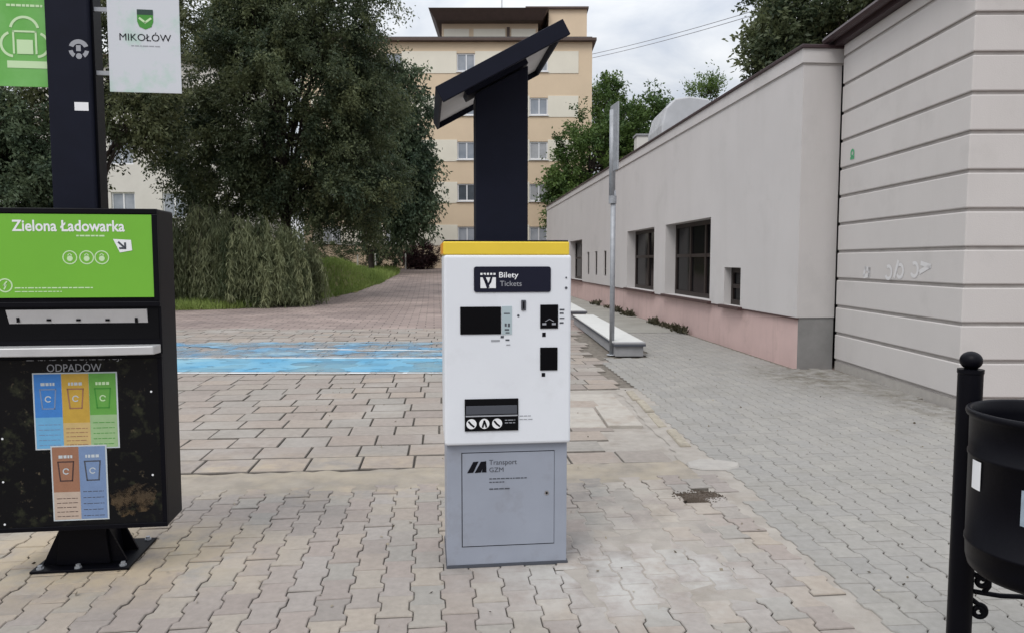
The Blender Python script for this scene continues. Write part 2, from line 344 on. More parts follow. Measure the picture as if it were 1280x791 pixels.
def text(s, name, m, parent, x0, x1, z0, z1, y, thick=0.0006, bold=0.0):
    """Raised lettering fitted to a box on a plane facing -y."""
    cu = bpy.data.curves.new('t', 'FONT'); cu.body = s; cu.resolution_u = 3; cu.offset = bold
    ob = bpy.data.objects.new('t', cu); C.objects.link(ob)
    dg = bpy.context.evaluated_depsgraph_get(); dg.update()
    me = bpy.data.meshes.new_from_object(ob.evaluated_get(dg))
    n = len(me.vertices); co = np.zeros(n*3); me.vertices.foreach_get('co', co); co = co.reshape(-1, 3)
    mn, mxx = co.min(0), co.max(0)
    ext = np.zeros((n, 3)); ext[:, 0] = x0 + (co[:, 0]-mn[0])/(mxx[0]-mn[0])*(x1-x0); ext[:, 1] = y; ext[:, 2] = z0 + (co[:, 1]-mn[1])/(mxx[1]-mn[1])*(z1-z0)
    me.vertices.foreach_set('co', ext.ravel()); me.materials.clear(); me.materials.append(M[m]); me.update()
    me.name = name
    bpy.data.objects.remove(ob); bpy.data.curves.remove(cu)
    o = bpy.data.objects.new(name, me); C.objects.link(o); o.parent = parent
    return o
def disc(mb, cx, cz, r, y, n=20, mi=0):
    mb.add([(cx + r*math.cos(2*math.pi*k/n), y, cz + r*math.sin(2*math.pi*k/n)) for k in range(n)], [tuple(range(n))], mi)
def ring(mb, cx, cz, r0, r1, y, a0=0, a1=360, n=24, mi=0):
    v = []; 
    for k in range(n+1):
        a = R(a0 + (a1-a0)*k/n); v += [(cx+r0*math.cos(a), y, cz+r0*math.sin(a)), (cx+r1*math.cos(a), y, cz+r1*math.sin(a))]
    mb.add(v, [(2*k, 2*k+1, 2*k+3, 2*k+2) for k in range(n)], mi)
def flat(mb, x0, x1, z0, z1, y, mi=0):
    mb.add([(x0,y,z0),(x1,y,z0),(x1,y,z1),(x0,y,z1)], [(0,1,2,3)], mi)
def stroke(mb, pts, w, y, mi=0):
    for (a, b) in zip(pts[:-1], pts[1:]):
        dx, dz = b[0]-a[0], b[1]-a[1]; l = math.hypot(dx, dz) or 1; nx, nz = -dz/l*w/2, dx/l*w/2; ex, ez = dx/l*w/2, dz/l*w/2
        mb.add([(a[0]-nx-ex,y,a[1]-nz-ez),(b[0]-nx+ex,y,b[1]-nz+ez),(b[0]+nx+ex,y,b[1]+nz+ez),(a[0]+nx-ex,y,a[1]+nz-ez)], [(0,1,2,3)], mi)
def dashes(mb, x0, x1, z, h, y, seed=0, mi=0):             # a line of print too small to read
    r = random.Random(seed); x = x0
    while x < x1 - 0.004:
        w = min(r.uniform(0.008, 0.026), x1 - x); flat(mb, x, x + w, z, z + h, y, mi); x += w + 0.004

# ------------------------------------------------------------------ terrain
def sm(a, b, x): t = min(1, max(0, (x-a)/(b-a))); return t*t*(3-2*t)
def ground_z(x, y):
    return 1.0 * sm(22, 50, y) * (1 - sm(-2.5, 1.2, x)) + 0.8 * sm(40, 52, y) * sm(-2.5, 1.2, x)
def sheet(name, xs, ys, m, dz=0.0, zf=ground_z, kind='structure'):
    mb = MB(); nx = len(xs); v = [(x, y, zf(x, y) + dz) for y in ys for x in xs]
    f = [(j*nx+i, j*nx+i+1, (j+1)*nx+i+1, (j+1)*nx+i) for j in range(len(ys)-1) for i in range(nx-1)]
    return mb.add(v, f).build(name, m, smooth=True, kind=kind)
fx = [-400, -120, -60, -40, -30] + [-24 + 1.0*i for i in range(45)] + [26, 32, 45, 70, 150, 400]
fy = [-200, -60, -20, -5, 0] + [4 + 1.0*i for i in range(52)] + [60, 70, 90, 140, 250, 600]
def gz(x, y): return ground_z(x, y) - 0.04 * (1 - sm(15.0, 16.5, y))
sheet('ground', fx, fy, 'farpave', 0, gz)
# footpath along the low building, beyond the pavers
mb = MB(); rows = []
ysf = [15.5 + 1.0*i for i in range(27)]
v = []; f = []
for y in ysf: v += [(2.02 - 0.026*(y-11.58), y, ground_z(1.8, y)*0 + 0.006), (4.72 - 0.07*y, y, 0.006)]
f = [(2*i, 2*i+1, 2*i+3, 2*i+2) for i in range(len(ysf)-1)]
MB().add(v, f).build('footpath_strip', 'farwalk', kind='structure')

# ------------------------------------------------------------------ paving pieces
IN = 0.006
def ring_shape(pts, depth=0.035, ch=0.005, ins=0.004):
    """chamfered piece from a convex-ish outline: returns verts, faces (top at z=0)."""
    n = len(pts); c = (sum(p[0] for p in pts)/n, sum(p[1] for p in pts)/n)
    inn = []
    for i, p in enumerate(pts):
        a, b = pts[i-1], pts[(i+1) % n]
        e1 = Vector((p[0]-a[0], p[1]-a[1])).normalized(); e2 = Vector((b[0]-p[0], b[1]-p[1])).normalized()
        nn = Vector((-(e1.y+e2.y), e1.x+e2.x)); nn.normalize(); inn.append((p[0]+nn.x*ins, p[1]+nn.y*ins))
    v = [(p[0], p[1], -depth) for p in pts] + [(p[0], p[1], -ch) for p in pts] + [(p[0], p[1], 0) for p in inn]
    f = []
    for i in range(n):
        j = (i+1) % n; f += [(i, j, n+j, n+i), (n+i, n+j, 2*n+j, 2*n+i)]
    f.append(tuple(range(2*n, 3*n)))
    return v, f
def edge_index(shape): return [0 if i == len(shape[1])-1 or (i % 2 and len(shape[0]) > 20) else 1 for i in range(len(shape[1]))]
g = 0.0016
we, ww, Lh = 0.079 - g, 0.060 - g, 0.1 - g
BEH = [(-we,-Lh),(we,-Lh),(we,-0.062),(ww,-0.042),(ww,0.042),(we,0.062),(we,Lh),(-we,Lh),(-we,0.062),(-ww,0.042),(-ww,-0.042),(-we,-0.062)]
def mesh_of(name, shape, m):
    me = bpy.data.meshes.new(name); me.from_pydata(shape[0], [], shape[1]); me.materials.append(M[m]); me.materials.append(M['joint']); me.polygons.foreach_set('material_index', edge_index(shape)); me.update(); return me
def in_view(x, y, margin=0.06):
    f = y*0.9972 + 1.5*0.0745; return abs(x)/f < 640/930 + margin and y > 2.55
def lay(parent, centres, shape, m, mfar, name, limit=290, jz=0.003, jr=0.008, view=True):
    """nearest pieces in view become parts; the others are joined into one part of kind stuff"""
    me = mesh_of(name, shape, m)
    cs = sorted(centres, key=lambda c: (not in_view(c[0], c[1], 0.0), c[0]**2 + c[1]**2))
    for (x, y, a) in cs[:limit]:
        o = bpy.data.objects.new(name, me); C.objects.link(o); o.parent = parent
        o.location = (x, y, random.uniform(-jz, jz)); o.rotation_euler = (random.gauss(0, jr), random.gauss(0, jr), a + random.gauss(0, 0.006))
    rest = cs[limit:]
    if rest:
        V = np.array(shape[0]); vs = []; fs = []; tn = []; nv = len(V)
        for k, (x, y, a) in enumerate(rest):
            ca, sa = math.cos(a), math.sin(a); dz = random.uniform(-jz, jz); tx, ty = random.gauss(0, jr), random.gauss(0, jr)
            P = np.stack([V[:, 0]*ca - V[:, 1]*sa + x, V[:, 0]*sa + V[:, 1]*ca + y, V[:, 2] + dz + V[:, 1]*tx + V[:, 0]*ty], 1)
            vs.append(P); fs += [tuple(i + k*nv for i in f) for f in shape[1]]; tn += [random.random()] * len(shape[1])
        m2 = bpy.data.meshes.new(name + '_field'); m2.from_pydata(np.concatenate(vs).tolist(), [], fs); m2.materials.append(M[mfar]); m2.materials.append(M['joint']); m2.polygons.foreach_set('material_index', edge_index(shape)*len(rest))
        at = m2.attributes.new('tone', 'FLOAT', 'FACE'); at.data.foreach_set('value', tn); m2.update()
        o = bpy.data.objects.new(name + '_field', m2); C.objects.link(o); o.parent = parent; o['kind'] = 'stuff'
def bond(ang, px, py, half, origin, test, ext=14):
    """column bond (half=True shifts every second column by half a length) rotated by ang about origin"""
    res = []; ca, sa = math.cos(ang), math.sin(ang)
    for i in range(-int(ext/px), int(ext/px)):
        for j in range(-int(ext/py), int(ext/py)):
            u = i*px; w = (j + (0.5 if (i & 1) and half else 0))*py
            x = origin[0] + u*ca - w*sa; y = origin[1] + u*sa + w*ca
            if test(x, y): res.append((x, y, ang))
    return res
A_L, A_R = R(6.3), R(3.6)
def xb(y): return 1.44 - 0.02*(y - 6)                      # seam between the two pavings
def yb(x): return 5.0 + 0.11*(x + 0.45)                    # seam between front pavers and slabs
pav = MB().add([(-6,-1,-0.02),(xb(0),-1,-0.02),(xb(4.8),5.2,-0.02),(-6,4.4,-0.02)], [(0,1,2,3)]).build('pavement', 'sand', kind='structure')
cs = bond(A_L, 0.139, 0.2, True, (0.0, 3.6), lambda x, y: 2.3 < y < yb(x) - 0.06 and x < xb(y) - 0.05 and in_view(x, y, 0.16))
def hole(x, y): return ((x-1.19)/0.14)**2 + ((y-4.66)/0.12)**2 < 1
cs = [c for c in cs if not hole(c[0], c[1])]
lay(pav, cs, ring_shape(BEH), 'paver', 'paver_far', 'paver', 295, jz=.0035, jr=.012)

walk = MB().add([(xb(0)+0.002,-1,-0.021),(4.6,-1,-0.021),(4.45,7.3,-0.021),(4.55,10.3,-0.021),(3.98,10.42,-0.021),(3.6,16.6,-0.021),(1.2,16.6,-0.021)], [(0,1,2,3,4,5,6)]).build('footpath', 'sand', kind='structure')
def wt(x, y):
    if not (2.3 < y < 16.4 and x > xb(y) + 0.055 and in_view(x, y, 0.16)): return False
    if y > 8.6 and x < 1.40 + 0.0*(y-8.6): return False
    if 11.45 < y < 17.8 and x < 2.16: return False
    return x < (4.42 if y < 7.5 else 4.5 if y < 10.3 else 3.93 - 0.07*(y-10.4))
lay(walk, [c for c in bond(A_R, 0.139, 0.2, True, (2.0, 3.6), wt, 18) if not hole(c[0], c[1])], ring_shape(BEH), 'fpaver', 'fpaver_far', 'paver', 295, jz=0.0015, jr=0.005)

plaza = MB().add([(-8,4.43,-0.022),(xb(5.2)+0.3,5.22,-0.022),(1.7,16.7,-0.022),(-14,16.7,-0.022),(-14,4.43,-0.022)], [(0,1,2,3,4)]).build('plaza', 'sand', kind='structure')
def bt(x, y): return 0.72 < x < 1.35 and 5.75 < y < 8.5    # larger pale plates beside the kerb
def st(x, y):
    if bt(x, y) or not (y > yb(x) + 0.21 and y < 16.4 and in_view(x, y, 0.16)): return False
    return x < (xb(y) - 0.17 if y < 8.6 else 1.28)
ca, sa = math.cos(R(5.2)), math.sin(R(5.2)); cl = []
for j in range(-20, 60):
    off = random.uniform(0, 0.39)
    for i in range(-50, 30):
        u = i*0.39 + off; w = j*0.352
        x = u*ca - w*sa; y = 5.2 + u*sa + w*ca
        if st(x, y): cl.append((x, y, R(5.2)))
sh = ring_shape([(-0.190,-0.169),(0.190,-0.169),(0.190,0.169),(-0.190,0.169)], 0.04, 0.007, 0.008)
lay(plaza, cl, sh, 'slab', 'slab_far', 'slab', 295, jz=0.004, jr=0.007)
for (x0, x1, y0, y1) in [(0.70,1.03,5.75,6.6),(1.045,1.36,5.75,6.6),(0.70,1.03,6.615,7.5),(1.045,1.36,6.615,7.5),(0.70,1.36,7.515,8.3)]:
    o = MB().add(*ring_shape([(x0,y0),(x1,y0),(x1,y1),(x0,y1)], 0.04, 0.005, 0.006)).build('plate', 'bigslab', plaza)
    o.location.z = random.uniform(0, 0.006); o.rotation_euler = (random.gauss(0, 0.003), random.gauss(0, 0.003), R(1.5))
for k, (y0, y1, dx, dz) in enumerate([(5.95,6.55,0.012,0.012),(6.66,7.3,-0.012,0.002),(7.32,7.95,0.006,0.014),(7.97,8.5,-0.008,0.016)]):
    xx = xb((y0+y1)/2) - 0.035 + dx
    o = MB().add(*ring_shape([(xx-0.045,y0),(xx+0.045,y0+random.uniform(-0.04,0.04)),(xx+0.045,y1),(xx-0.04,y1-0.03)], 0.05, 0.012, 0.012)).build('kerb_stone', 'kerb', plaza)
    o.location.z = dz
# broken pale slab piece and the hole left by a missing paver
pts = [(1.29,5.33),(1.37,5.27),(1.55,5.26),(1.66,5.34),(1.69,5.44),(1.55,5.52),(1.41,5.54),(1.30,5.45)]
o = MB().add(*ring_shape(pts, 0.03, 0.01, 0.012)).build('concrete_fragment', 'palestone'); o.location.z = 0.010
tag(o, 'flat broken piece of pale concrete lying at the end of the kerb stones', 'concrete')
mb = MB(); pts = []
for k in range(22):
    a = 2*math.pi*k/22; rr = 0.14*random.uniform(0.8, 1.15); pts.append((1.19+rr*math.cos(a), 4.66+rr*0.8*math.sin(a), -0.006 + random.uniform(-0.003, 0.003)))
mb.add([(1.19, 4.66, 0.004)] + pts, [(0, i+1, (i+1) % 22 + 1) for i in range(22)])
for k in range(420):
    a = random.uniform(0, 6.28); r0 = 0.17*random.random()**.6; s = random.uniform(0.004, 0.013); x, y = 1.19 + r0*math.cos(a), 4.66 + 0.8*r0*math.sin(a)
    mb.add([(x-s,y-s,-0.005),(x+s,y-s*0.6,-0.005),(x,y+s,-0.005),(x,y,-0.003+s*.9)], [(0,1,3),(1,2,3),(2,0,3)])
mb.build('earth_patch', 'earth', kind='stuff')
tag(bpy.data.objects['earth_patch'], 'patch of dark loose earth where a paver is missing', 'earth')

# mortar and sand swept into the seams between the pavings, and cement smeared round the machine foot
def ribbon(name, m, line, w, z, jit=.03):
    v = []; n = len(line)
    for i, (x, y) in enumerate(line):
        dx, dy = line[min(i+1, n-1)][0]-line[max(i-1, 0)][0], line[min(i+1, n-1)][1]-line[max(i-1, 0)][1]; l = math.hypot(dx, dy)
        a, b = w*.5 + random.uniform(-jit, jit), w*.5 + random.uniform(-jit, jit)
        v += [(x + dy/l*a, y - dx/l*a, z), (x - dy/l*b, y + dx/l*b, z)]
    return MB().add(v, [(2*i, 2*i+2, 2*i+3, 2*i+1) for i in range(n-1)]).build(name, m, kind='structure')
ribbon('mortar_seam', 'mortar', [(xb(2.2 + .1*i), 2.2 + .1*i) for i in range(66)], .34, -.0065)
ribbon('sand_seam', 'sandseam', [(-4.4 + .1*i, yb(-4.4 + .1*i) + .09) for i in range(58)], .50, -.0035)
ribbon('mortar_bed', 'mortar', [(1.02, 5.3 + .1*i) for i in range(36)], .95, -.011)
mb = MB(); pts = []
for k in range(60):
    a = 2*math.pi*k/60; q = 1 + .10*math.sin(5*a) + .08*math.sin(9*a+1) + random.uniform(-.04, .04); pts.append((.70 + .50*q*math.cos(a), 3.85 + .85*q*math.sin(a), -.0022))
mb.add([(.70, 3.85, -.0022)] + pts, [(0, i+1, (i+1) % 60 + 1) for i in range(60)]).build('cement_smear', 'mortar', kind='structure')

# painted bay
def strip(name, m, y0, y1, z, x0=-9.0, x1=-0.45, slope=0.03):
    n = 24; v = []
    for i in range(n+1):
        x = x0 + (x1-x0)*i/n; v += [(x, y0 + slope*(x+0.9), z), (x, y1 + slope*(x+0.9), z)]
    o = MB().add(v, [(2*i, 2*i+2, 2*i+3, 2*i+1) for i in range(n)]).build(name, m, kind='structure'); return o
strip('blue_marking', 'bluepaint', 9.95, 11.35, 0.010, slope=0.0)
strip('blue_faded_marking', 'bluefaded', 11.5, 13.7, 0.010, slope=0.02)
strip('white_line', 'whitepaint', 9.80, 9.92, 0.010, slope=0.0)
strip('white_line', 'whitepaint', 11.36, 11.47, 0.010, slope=0.012)
strip('white_line', 'whitepaint', 12.2, 12.32, 0.014, -3.6, -0.5, slope=-0.10)

# ------------------------------------------------------------------ ticket machine
tm = thing('ticket_machine', 'white and grey ticket machine with yellow top and black mast carrying a solar panel', 'ticket machine', (-0.023, 3.575, 0), R(6.6))
X = lambda px: (px - 634.0) * 0.00386
Z = lambda py: 1.593 - (py - 301) * 0.00379
lc = box('base_cabinet', 'grey', tm, -0.296, 0.296, 0, 0.40, 0.012, 0.612, 0.004)
box('base_plate', 'printd', tm, -0.300, 0.302, -0.006, 0.41, 0.0, 0.012)
y0 = -0.0
x0, x1, z0, z1 = X(577), X(694), Z(693), Z(571)
mb = MB(); 
for (a, b, c, d) in ((x0-.004, x0, z0-.004, z1+.004), (x1, x1+.002, z0-.004, z1+.004), (x0, x1, z0-.004, z0), (x0, x1, z1, z1+.004)): flat(mb, a, b, c, d, -0.0006)
dr = box('door', 'grey', tm, x0, x1, -0.003, 0.002, z0, z1, 0.0012)
mb.build('door_gap', 'slot', dr)
mb = MB(); disc(mb, X(684.5), Z(626), 0.011, -0.0045); mb.build('lock_rim', 'steel', dr); mb = MB(); disc(mb, X(684.5), Z(626), 0.0055, -0.0055); mb.build('lock', 'slot', dr)
mb = MB()
for (bx, bw) in ((583.0, 0), (592.5, 0)):                   # slanted twin-bar emblem
    xa = X(bx); mb.add([(xa, -0.0045, Z(596.5)), (xa+0.030, -0.0045, Z(596)), (xa+0.056, -0.0045, Z(581.5)), (xa+0.030, -0.0045, Z(582))], [(0,1,2,3)])
mb.add([(X(601.5), -0.0046, Z(596)), (X(607.5), -0.0046, Z(596)), (X(607), -0.0046, Z(581)), (X(604.5), -0.0046, Z(582))], [(0,1,2,3)])
mb.build('emblem', 'printk', dr)
text('Transport', 'lettering', 'printd', dr, X(611), X(646), Z(588.5), Z(580), -0.0045)
text('GZM', 'lettering', 'printd', dr, X(611), X(629), Z(596), Z(590), -0.0045)
mb = MB(); dashes(mb, X(611), X(659), Z(605.5), 0.005, -0.0045, 3); dashes(mb, X(611), X(630), Z(610), 0.005, -0.0045, 4); dashes(mb, X(611), X(637), Z(619), 0.006, -0.0045, 5)
mb.build('small_print', 'printd', dr, kind='stuff')
uc = box('upper_cabinet', 'white', tm, -0.304, 0.308, -0.028, 0.42, 0.614, 1.528, 0.014, seg=3)
YF = -0.0285
cap = box('top_cap', 'yellow', tm, -0.306, 0.298, -0.024, 0.425, 1.526, 1.590, 0.006)
box('cap_side', 'orange', tm, -0.310, -0.3065, -0.018, 0.42, 1.532, 1.584)
box('cap_plate', 'navy', tm, -0.300, 0.292, -0.016, 0.415, 1.590, 1.597)
# header sign
sg = MB(); x0, x1, z0, z1 = X(592), X(687.5), Z(365), Z(333); rr = 0.012; pts = []
for (cx, cz, a) in ((x1-rr, z0+rr, -90), (x1-rr, z1-rr, 0), (x0+rr, z1-rr, 90), (x0+rr, z0+rr, 180)):
    for k in range(5): pts.append((cx + rr*math.cos(R(a+22.5*k)), cz + rr*math.sin(R(a+22.5*k))))
sgn = sg.plate(pts, YF-0.004, YF+0.002).build('header_sign', 'navysign', tm)
mb = MB(); yy = YF - 0.0052
flat(mb, X(600), X(619), Z(360), Z(346.5), yy); 
for k in range(5): flat(mb, X(600+k*4), X(602.6+k*4), Z(343.5), Z(341), yy)
pic = mb.build('pictogram', 'printw', sgn)
mb = MB(); stroke(mb, [(X(604), Z(345)), (X(607), Z(352)), (X(609), Z(358))], 0.014, yy-0.0006); stroke(mb, [(X(614), Z(345)), (X(612), Z(352)), (X(609.5), Z(356))], 0.010, yy-0.0008); mb.build('pictogram_hand', 'navysign', pic)
text('Bilety', 'lettering', 'printw', sgn, X(623), X(647), Z(349), Z(340), yy, bold=0.012)
text('Tickets', 'lettering', 'printg', sgn, X(624), X(651), Z(357.5), Z(351), yy)
# screen, keypad strip, coin slot, readers
def inset(name, px0, px1, py0, py1, m='screen', rim='slot'):
    x0, x1, z0, z1 = X(px0), X(px1), Z(py1), Z(py0)
    o = box(name, rim, tm, x0, x1, YF-0.004, YF+0.004, z0, z1, 0.002)
    mb = MB(); flat(mb, x0+.006, x1-.006, z0+.006, z1-.006, YF-0.0046); mb.build('glass', m, o); return o
inset('touch_screen', 575, 625.5, 383, 417.5)
ks = box('keypad_strip', 'teal', tm, X(626.6), X(639), YF-0.0016, YF+0.002, Z(418), Z(382.5))
mb = MB()
for (a, b, c, d) in ((629,636.5,391,392.5),(630,632.5,404,408),(634,636.5,404,408.5),(630,635.5,411,413),(631,636,415,416.5)): flat(mb, X(a), X(b), Z(d), Z(c), YF-0.0022)
mb.build('keypad_marks', 'printd', ks, kind='stuff')
mb = MB(); flat(mb, X(625), X(629), Z(422.5), Z(419.5), YF-0.0008); flat(mb, X(631), X(636), Z(426), Z(424), YF-0.0008); mb.build('small_print', 'printd', tm, kind='stuff')
mb = MB(); flat(mb, X(613), X(624), Z(427), Z(424.5), YF-0.0008); flat(mb, X(632), X(637), Z(432), Z(430.5), YF-0.0008); mb.build('small_print', 'printg', tm, kind='stuff')
cs_ = box('coin_slot', 'printd', tm, X(650.5), X(656.5), YF-0.006, YF+0.002, Z(388), Z(375), 0.003)
box('slot_opening', 'slot', cs_, X(652.6), X(654.4), YF-0.0068, YF-0.005, Z(386), Z(377))
mb = MB(); disc(mb, X(647), Z(394.5), 0.006, YF-0.001); mb.build('small_print', 'printd', tm, kind='stuff')
cr = inset('card_reader', 674.5, 697, 381, 411)
mb = MB(); 
for (a, b) in ((677,682),(689,694)): flat(mb, X(a), X(b), Z(406.5), Z(404), YF-0.0052)
stroke(mb, [(X(681), Z(402)), (X(686), Z(399)), (X(691), Z(402))], 0.003, YF-0.0052)
mb.build('reader_marks', 'printg', cr, kind='stuff')
mb = MB(); 
for k, (a, b) in enumerate(((386.5,388.5),(391,393),(397.5,399),(403,405))): flat(mb, X(699), X(705 - (k % 2)), Z(b), Z(a), YF-0.0008)
mb.build('small_print', 'printd', tm, kind='stuff')
inset('contactless_reader', 674.5, 696.5, 435, 464.5)
for q in ((677, 681.5, 421.5, 416), (676.5, 681, 472.5, 467.5)): mb = MB(); flat(mb, X(q[0]), X(q[1]), Z(q[2]), Z(q[3]), YF-0.0008); mb.build('reader_symbol', 'printk', tm)
mb = MB(); disc(mb, X(707), Z(347), 0.0045, YF-0.002, 10); mb.build('cabinet_lock', 'printd', tm)
mb = MB(); disc(mb, X(707), Z(360), 0.0065, YF-0.002, 12); mb.build('cabinet_lock', 'printd', tm)
# dispensing tray
x0, x1, z0, z1 = X(580), X(647), Z(540.5), Z(499.5)
tr = box('ticket_tray', 'slot', tm, x0, x1, YF-0.006, YF+0.004, z0, z1, 0.002)
box('tray_flap', 'printd', tr, x0+.006, x1-.006, YF-0.0085, YF-0.005, Z(519), Z(508), 0.002)
box('tray_lip', 'printg', tr, x0+.004, x1-.004, YF-0.010, YF-0.005, Z(521.8), Z(520.2))
mb = MB(); yy = YF-0.0068
for k in range(3): mb = MB(); disc(mb, X(588.3+16*k), Z(531), 0.0245, yy); sy = mb.build('tray_symbol', 'printw', tr)
for k in range(3):
    mb = MB(); cx, cz = X(588.3+16*k), Z(531); stroke(mb, [(cx-.012, cz+.010), (cx-.002, cz-.002), (cx+.010, cz-.012)] if k != 1 else [(cx-.008, cz-.014), (cx, cz+.012), (cx+.006, cz-.002), (cx+.009, cz-.014)], 0.009, yy-0.0006); mb.build('symbol_figure', 'printk', sy)
mb = MB(); dashes(mb, X(630), X(643), Z(527.5), 0.004, yy, 8); dashes(mb, X(630), X(644), Z(531), 0.004, yy, 9); mb.build('small_print', 'printg', tr, kind='stuff')
mb = MB(); dashes(mb, X(648.5), X(663), Z(523), 0.004, YF-0.0008, 10); dashes(mb, X(648.5), X(665), Z(527.5), 0.004, YF-0.0008, 11); mb.build('small_print', 'printg', tm, kind='stuff')
# mast with slanted top, and the panel
ta = R(28.8); xm0, xm1 = X(597), X(663.5)
pz = 2.40; 
def pan_z(x): return pz - 0.035 + (x + 0.03) * math.tan(ta)
MB().plate([(xm0, 1.59), (xm1, 1.59), (xm1, pan_z(xm1)), (xm0, pan_z(xm0))], 0.10, 0.26).build('mast', 'navy', tm, bevel=0.006)
def panel_part(name, m, parent, u0, u1, v0, v1, w0, w1, bevel=0.0):
    mb = MB(); vs = []
    for w in (w0, w1):
        for (u, v_) in ((u0, v0), (u1, v0), (u1, v1), (u0, v1)):
            vs.append((-0.045 + u*math.cos(ta) - w*math.sin(ta), 0.23 + v_, pz + u*math.sin(ta) + w*math.cos(ta)))
    return mb.add(vs, [(0,3,2,1),(4,5,6,7),(0,1,5,4),(1,2,6,5),(2,3,7,6),(3,0,4,7)]).build(name, m, parent, bevel=bevel)
fr = panel_part('panel_frame', 'navy', tm, -0.325, 0.325, -0.425, -0.407, -0.052, 0.022, 0.003)
for a in ((-0.325,0.325,0.411,0.425), (-0.325,-0.311,-0.4065,0.4105), (0.311,0.325,-0.4065,0.4105)): panel_part('frame_bar', 'navy', fr, *a, -0.024, 0.022, 0.003)
panel_part('back_sheet', 'under', tm, -0.3105, 0.3105, -0.4065, 0.4105, 0.004, 0.010)
panel_part('cells', 'cell', tm, -0.3105, 0.3105, -0.4065, 0.4105, 0.0102, 0.018)
panel_part('mounting_rail', 'navy', tm, -0.17, 0.17, -0.12, 0.04, -0.028, 0.003, 0.004)

# ------------------------------------------------------------------ charging station with waste sorting poster
CA = R(7.2)
ch = thing('charging_station', 'black charging station with bright green panel, steel shelf and waste sorting posters', 'charging station', (-2.085, 3.50, 0), CA)
# local: x right, y back; front of box at y=-0.1
FY = -0.10
XC = lambda px, py=450: None
xr = 0.437; xl = -0.437
def loc_at(px, py, y=FY):
    """local x, z on the front plane for a position read from the photograph"""
    F, P = 930.0, math.radians(4.274); u = (px-640)/F; v_ = -(py-395.5)/F
    d = Vector((u, math.cos(P) + v_*math.sin(P), -math.sin(P) + v_*math.cos(P)))
    n = Vector((-math.sin(CA), math.cos(CA), 0)); o = Vector((-2.085, 3.50, 0)) + n*y
    t = (o - Vector((0, 0, 1.5))).dot(n) / d.dot(n); p = Vector((0, 0, 1.5)) + d*t - Vector((-2.085, 3.50, 0))
    return p.x*math.cos(CA) + p.y*math.sin(CA), p.z
_, zb = loc_at(150, 660); _, zt = loc_at(150, 261); _, zm = loc_at(150, 437)
body = box('body', 'black', ch, xl, xr, FY+0.012, 0.13, zb, zt, 0.008)
# upper frame and screen
def framed(name, z0, z1, w, m='black'):
    mb = MB(); mb.box(xl, xr, FY, FY+0.02, z0, z0+w).box(xl, xr, FY, FY+0.02, z1-w, z1).box(xl, xl+w, FY, FY+0.02, z0+w+.0003, z1-w-.0003).box(xr-w, xr, FY, FY+0.02, z0+w+.0003, z1-w-.0003)
    return mb.build(name, m, ch, bevel=0.003)
_, zs0 = loc_at(100, 372); _, zs1 = loc_at(100, 268)
framed('upper_frame', loc_at(100, 384)[1], zt, 0.024)
sc = box('green_panel', 'lime', ch, xl+0.025, xr-0.0245, FY+0.003, FY+0.0115, zs0, zs1)
yp = FY + 0.0022
def tx(s, m, par, px0, px1, py0, py1, y=yp, **k):
    a, z1_ = loc_at(px0, py0, y); b, z0_ = loc_at(px1, py1, y); return text(s, 'lettering', m, par, a, b, z0_, z1_, y, **k)
tx('Zielona Ładowarka', 'printw', sc, 14, 156, 275, 290, bold=0.02)
mb = MB(); a, z = loc_at(95, 295); b, _ = loc_at(131, 295); dashes(mb, a, b, z-.003, 0.007, yp, 21)
a, z = loc_at(18, 361); b, _ = loc_at(116, 361); dashes(mb, a, b, z, 0.0055, yp, 22); dashes(mb, a, a+0.2, z-.016, 0.004, yp, 23)
mb.build('small_print', 'lightprint', sc, kind='stuff')
for px in (87, 108, 127):
    mb = MB(); cx, cz = loc_at(px, 322); ring(mb, cx, cz, 0.027, 0.032, yp); disc(mb, cx, cz-.005, 0.013, yp, 10); stroke(mb, [(cx-.008, cz+.010), (cx, cz+.018), (cx+.008, cz+.010)], 0.004, yp-.0003); mb.build('round_symbol', 'lightprint', sc)
mb = MB(); cx, cz = loc_at(6, 357); ring(mb, cx, cz, 0.026, 0.032, yp); stroke(mb, [(cx+.006, cz+.016), (cx-.006, cz), (cx+.004, cz), (cx-.004, cz-.016)], 0.006, yp)
mb.build('round_symbol', 'lightprint', sc)
mb = MB(); a, z = loc_at(141, 299); mb.add([(a, yp-.0005, z), (a+.028, yp-.0005, z-.062), (a+.082, yp-.0005, z-.052), (a+.078, yp-.0005, z-.004)], [(0,1,2,3)]); q = mb.build('arrow_sticker', 'printw', sc)
mb = MB(); stroke(mb, [(a+.025, z-.016), (a+.050, z-.040)], 0.009, yp-.001); stroke(mb, [(a+.052, z-.020), (a+.052, z-.042), (a+.030, z-.042)], 0.009, yp-.0012); mb.build('arrow', 'printd', q)
